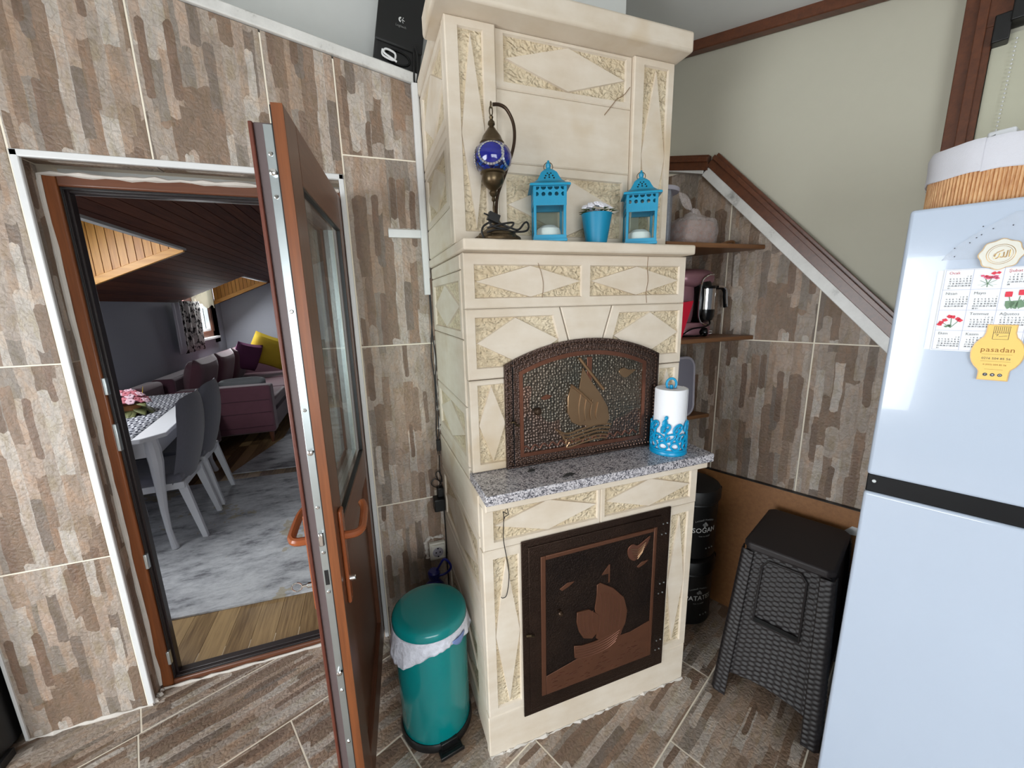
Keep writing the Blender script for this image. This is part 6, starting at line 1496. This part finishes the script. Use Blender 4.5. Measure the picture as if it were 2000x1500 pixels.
# flower arrangement
fx = Vector((-1.64, 3.56, TZ+.014))
fa = thing('flower_arrangement', 'pink artificial flowers in a low leafy pot on the dining table', 'flowers', tuple(fx))
obj('pot', MB().lathe([(.060, 0), (.075, .01), (.082, .05), (.078, .075), (0, .07)], fx, 20), 'terracotta', fa)
def leafm(c, d, w_, l, up=.3):
    d = Vector(d).normalized(); s_ = d.cross(Z).normalized(); out_ = MB()
    out_.sheet(lambda u, v: Vector(c)+d*l*u+s_*(v-.5)*w_*math.sin(PI*min(1, .08+u*.9))+Z*(up*l*u-.6*l*u*u), 6, 2); return out_
random.seed(9)
for k in range(16):
    a = 2*PI*k/16+random.uniform(-.2, .2); obj('leaf', leafm(fx+Vector((.06*math.cos(a), .06*math.sin(a), .06+random.uniform(-.02, .05))), (math.cos(a), math.sin(a), 0), .07, .09, random.uniform(-.6, .5)), 'leaf_pale', fa, solid=.0015)
fm = None
for k in range(46):
    a = k*2.39; r = .115*math.sqrt(k/46); h_ = .175-.09*(r/.115)**2+random.uniform(-.01, .01)
    c = Vector((r*math.cos(a), r*math.sin(a), h_)); mb = MB()
    for j in range(6): b = PI/3*j; mb.ball((.015*math.cos(b), .015*math.sin(b), 0), .014, .014, .006, 6, 4)
    mb.ball((0, 0, .006), .007, seg=6, rings=4)
    m_ = 'petal_pale' if k % 3 == 0 else 'petal_pink'
    o = obj('flower', mb, m_, fa, world=False)
    setm(o, Matrix.Translation(c) @ Vector((math.cos(a)*r*9, math.sin(a)*r*9, 1)).to_track_quat('Z', 'Y').to_matrix().to_4x4())
obj('gold_sprig', MB().tube([fx+Vector((.07, .03, .10)), fx+Vector((.085, .04, .19))], [.004, .001], 5), 'mustard', fa)

# dining chairs: local frame, +y... back towards +x
def make_chair():
    c = thing('dining_chair', 'nearer grey velvet dining chair with white legs on the near side of the table', 'chair', (-1.325, 3.16, .010), math.radians(4), 'dining chairs at the table')
    kw = dict(world=False)
    hw = .205
    obj('seat', MB().box(-.34, .13, -hw-.015, hw+.015, .405, .475), 'chair_grey', c, bevel=.03, seg=4, **kw)
    def bk_(sgn):
        def f(u, v):
            z = .40+.555*v; w_ = hw*(1.02+.10*math.sin(PI*v*.9)); top = -.04*(2*abs(u-.5))**3 if v > .9 else 0
            return Vector((.13+.055*v+.045*math.sin(v*2.2)-.055*(2*u-1)**2+sgn*.026*math.sin(PI*min(1, max(0, v*.94+.06)))**.4*(1-(2*u-1)**6), (2*u-1)*w_*(1-.10*max(0, v-.85)/.15), z-.035*(2*abs(u-.5))**4*v))
        return f
    mb = MB().sheet(bk_(1), 18, 14).sheet(bk_(-1), 18, 14)
    nv = 19*15
    rim = [i for i in range(19)]+[18+19*j for j in range(1, 15)]+[19*14+i for i in range(17, -1, -1)]+[19*j for j in range(13, 0, -1)]
    mb.f += [(rim[i], rim[(i+1) % len(rim)], rim[(i+1) % len(rim)]+nv, rim[i]+nv) for i in range(len(rim))]; mb.mi += [0]*len(rim)
    obj('backrest', mb, 'chair_grey', c, sharp=60, **kw)
    obj('seat_frame', MB().box(-.32, .135, -hw, hw, .365, .41), 'white_paint', c, bevel=.004, **kw)
    for s in (-1, 1):
        obj('leg', MB().prism([(.085, s*hw-.018*s, .40), (.135, s*hw-.018*s, .40), (.205, s*hw+.0*s, 0), (.175, s*hw, 0)], (0, -s*.034, 0)), 'white_paint', c, bevel=.003, **kw)
        obj('leg', cab_leg(-.29, s*(hw-.03), -1, s, .38, .62), 'white_paint', c, **kw)
    return c
ch1 = make_chair(); ch2 = copy_tree(ch1); ch2.location = (-1.36, 3.64, .010); ch2['label'] = 'farther grey velvet dining chair with white legs nearer the plum sofa'

# plum corner sofa
def cushion(nm, c, w_, h, d, rot, m, parent, **k):
    mb = MB()
    def bulge(u, v, s):
        a, b = 2*u-1, 2*v-1; t = (1-a**4)*(1-b**4); e = 1-.10*(1-abs(a))*(abs(b))**3-.0
        return Vector((a*w_/2*(1-.06*(1-a*a)*0-.07*(1-b*b)*0), s*d/2*max(0, t)**.5, b*h/2*(1-.08*(1-a*a)*abs(b))))
    mb.sheet(lambda u, v: bulge(u, v, 1), 14, 14).sheet(lambda u, v: bulge(u, v, -1), 14, 14)
    Mx = Matrix.Translation(c) @ rot; mb.v = [Mx @ v for v in mb.v]
    return mb
sf = thing('corner_sofa', 'plum velvet corner sofa with square padded arm beyond the table', 'sofa', (-1.6, 6.0, 0))
obj('arm', MB().box(-2.06, -1.045, 4.99, 5.17, .12, .66), 'plum', sf, bevel=.03, seg=4)
for z in (.50, .36, .20): obj('arm_seam', MB().tube([(-2.05, 4.987, z), (-1.06, 4.987, z)], .004, 6), 'plum_dark', sf)
obj('base', MB().box(-2.06, -1.06, 5.17, 7.62, .12, .34).box(-1.06, .9, 6.70, 7.62, .12, .34), 'plum_dark', sf, bevel=.02)
for x0, x1, y0, y1 in ((-1.9, -1.07, 5.18, 6.0), (-1.9, -1.07, 6.01, 6.8), (-1.9, -1.07, 6.81, 7.5), (-1.06, -.1, 6.72, 7.45), (-.09, .88, 6.72, 7.45)):
    obj('seat_cushion', MB().box(x0, x1, y0, y1, .34, .47), 'plum', sf, bevel=.035, seg=4)
obj('back', MB().box(-2.10, -1.90, 5.0, 7.66, .12, .80).box(-1.9, .9, 7.44, 7.66, .12, .80), 'plum_dark', sf, bevel=.03, seg=3)
for y, m_ in ((5.50, 'plum'), (6.18, 'plum'), (6.86, 'plum')):
    obj('back_cushion', cushion('', (-1.83, y, .71), .66, .52, .22, Matrix.Rotation(PI/2, 4, 'Z') @ Matrix.Rotation(math.radians(14), 4, 'X'), m_, sf), m_, sf, world=True)
for x_ in (-.7, .1): obj('back_cushion', cushion('', (x_, 7.36, .69), .74, .50, .20, Matrix.Rotation(math.radians(-12), 4, 'X'), 'plum', sf), 'plum', sf)
for x_, y_ in ((-1.10, 5.03), (-2.0, 5.03), (.85, 6.8)): obj('foot', MB().lathe([(.016, 0), (.028, .12)], (x_, y_, 0), 12), 'mahogany', sf)
def pil(label, c, w_, h, d, rz, rx, m, ry=0):
    R_ = Matrix.Rotation(rz, 4, 'Z') @ Matrix.Rotation(rx, 4, 'X') @ Matrix.Rotation(ry, 4, 'Y')
    return solo('cushion', label, 'cushion', cushion('', c, w_, h, d, R_, m, None), m, group='cushions on the plum sofa')
pil('pale grey cushion lying on the sofa arm behind the far dining chair', (-1.40, 5.40, .60), .46, .34, .14, .2, 1.0, 'grey_cloth')
pil('mustard yellow cushion propped in the corner of the plum sofa', (-1.42, 7.08, .84), .52, .50, .15, .25, .25, 'mustard', .42)
pil('deep purple cushion in front of the mustard yellow one', (-1.66, 6.80, .80), .42, .42, .14, .9, .3, 'purple', .25)
pil('dark green cushion at the right of the mustard yellow one', (-.86, 7.12, .76), .50, .46, .15, -.1, .25, 'green_cloth')
# extra low seat behind the table
po = thing('armchair', 'low dark plum armchair behind the far end of the table', 'armchair', (-1.80, 4.72, 0))
obj('seat', MB().box(-2.09, -1.55, 4.50, 4.94, .10, .46), 'plum_dark', po, bevel=.03, seg=3)
obj('backrest', MB().box(-2.11, -1.96, 4.50, 4.94, .30, .80), 'plum', po, bevel=.04, seg=4)
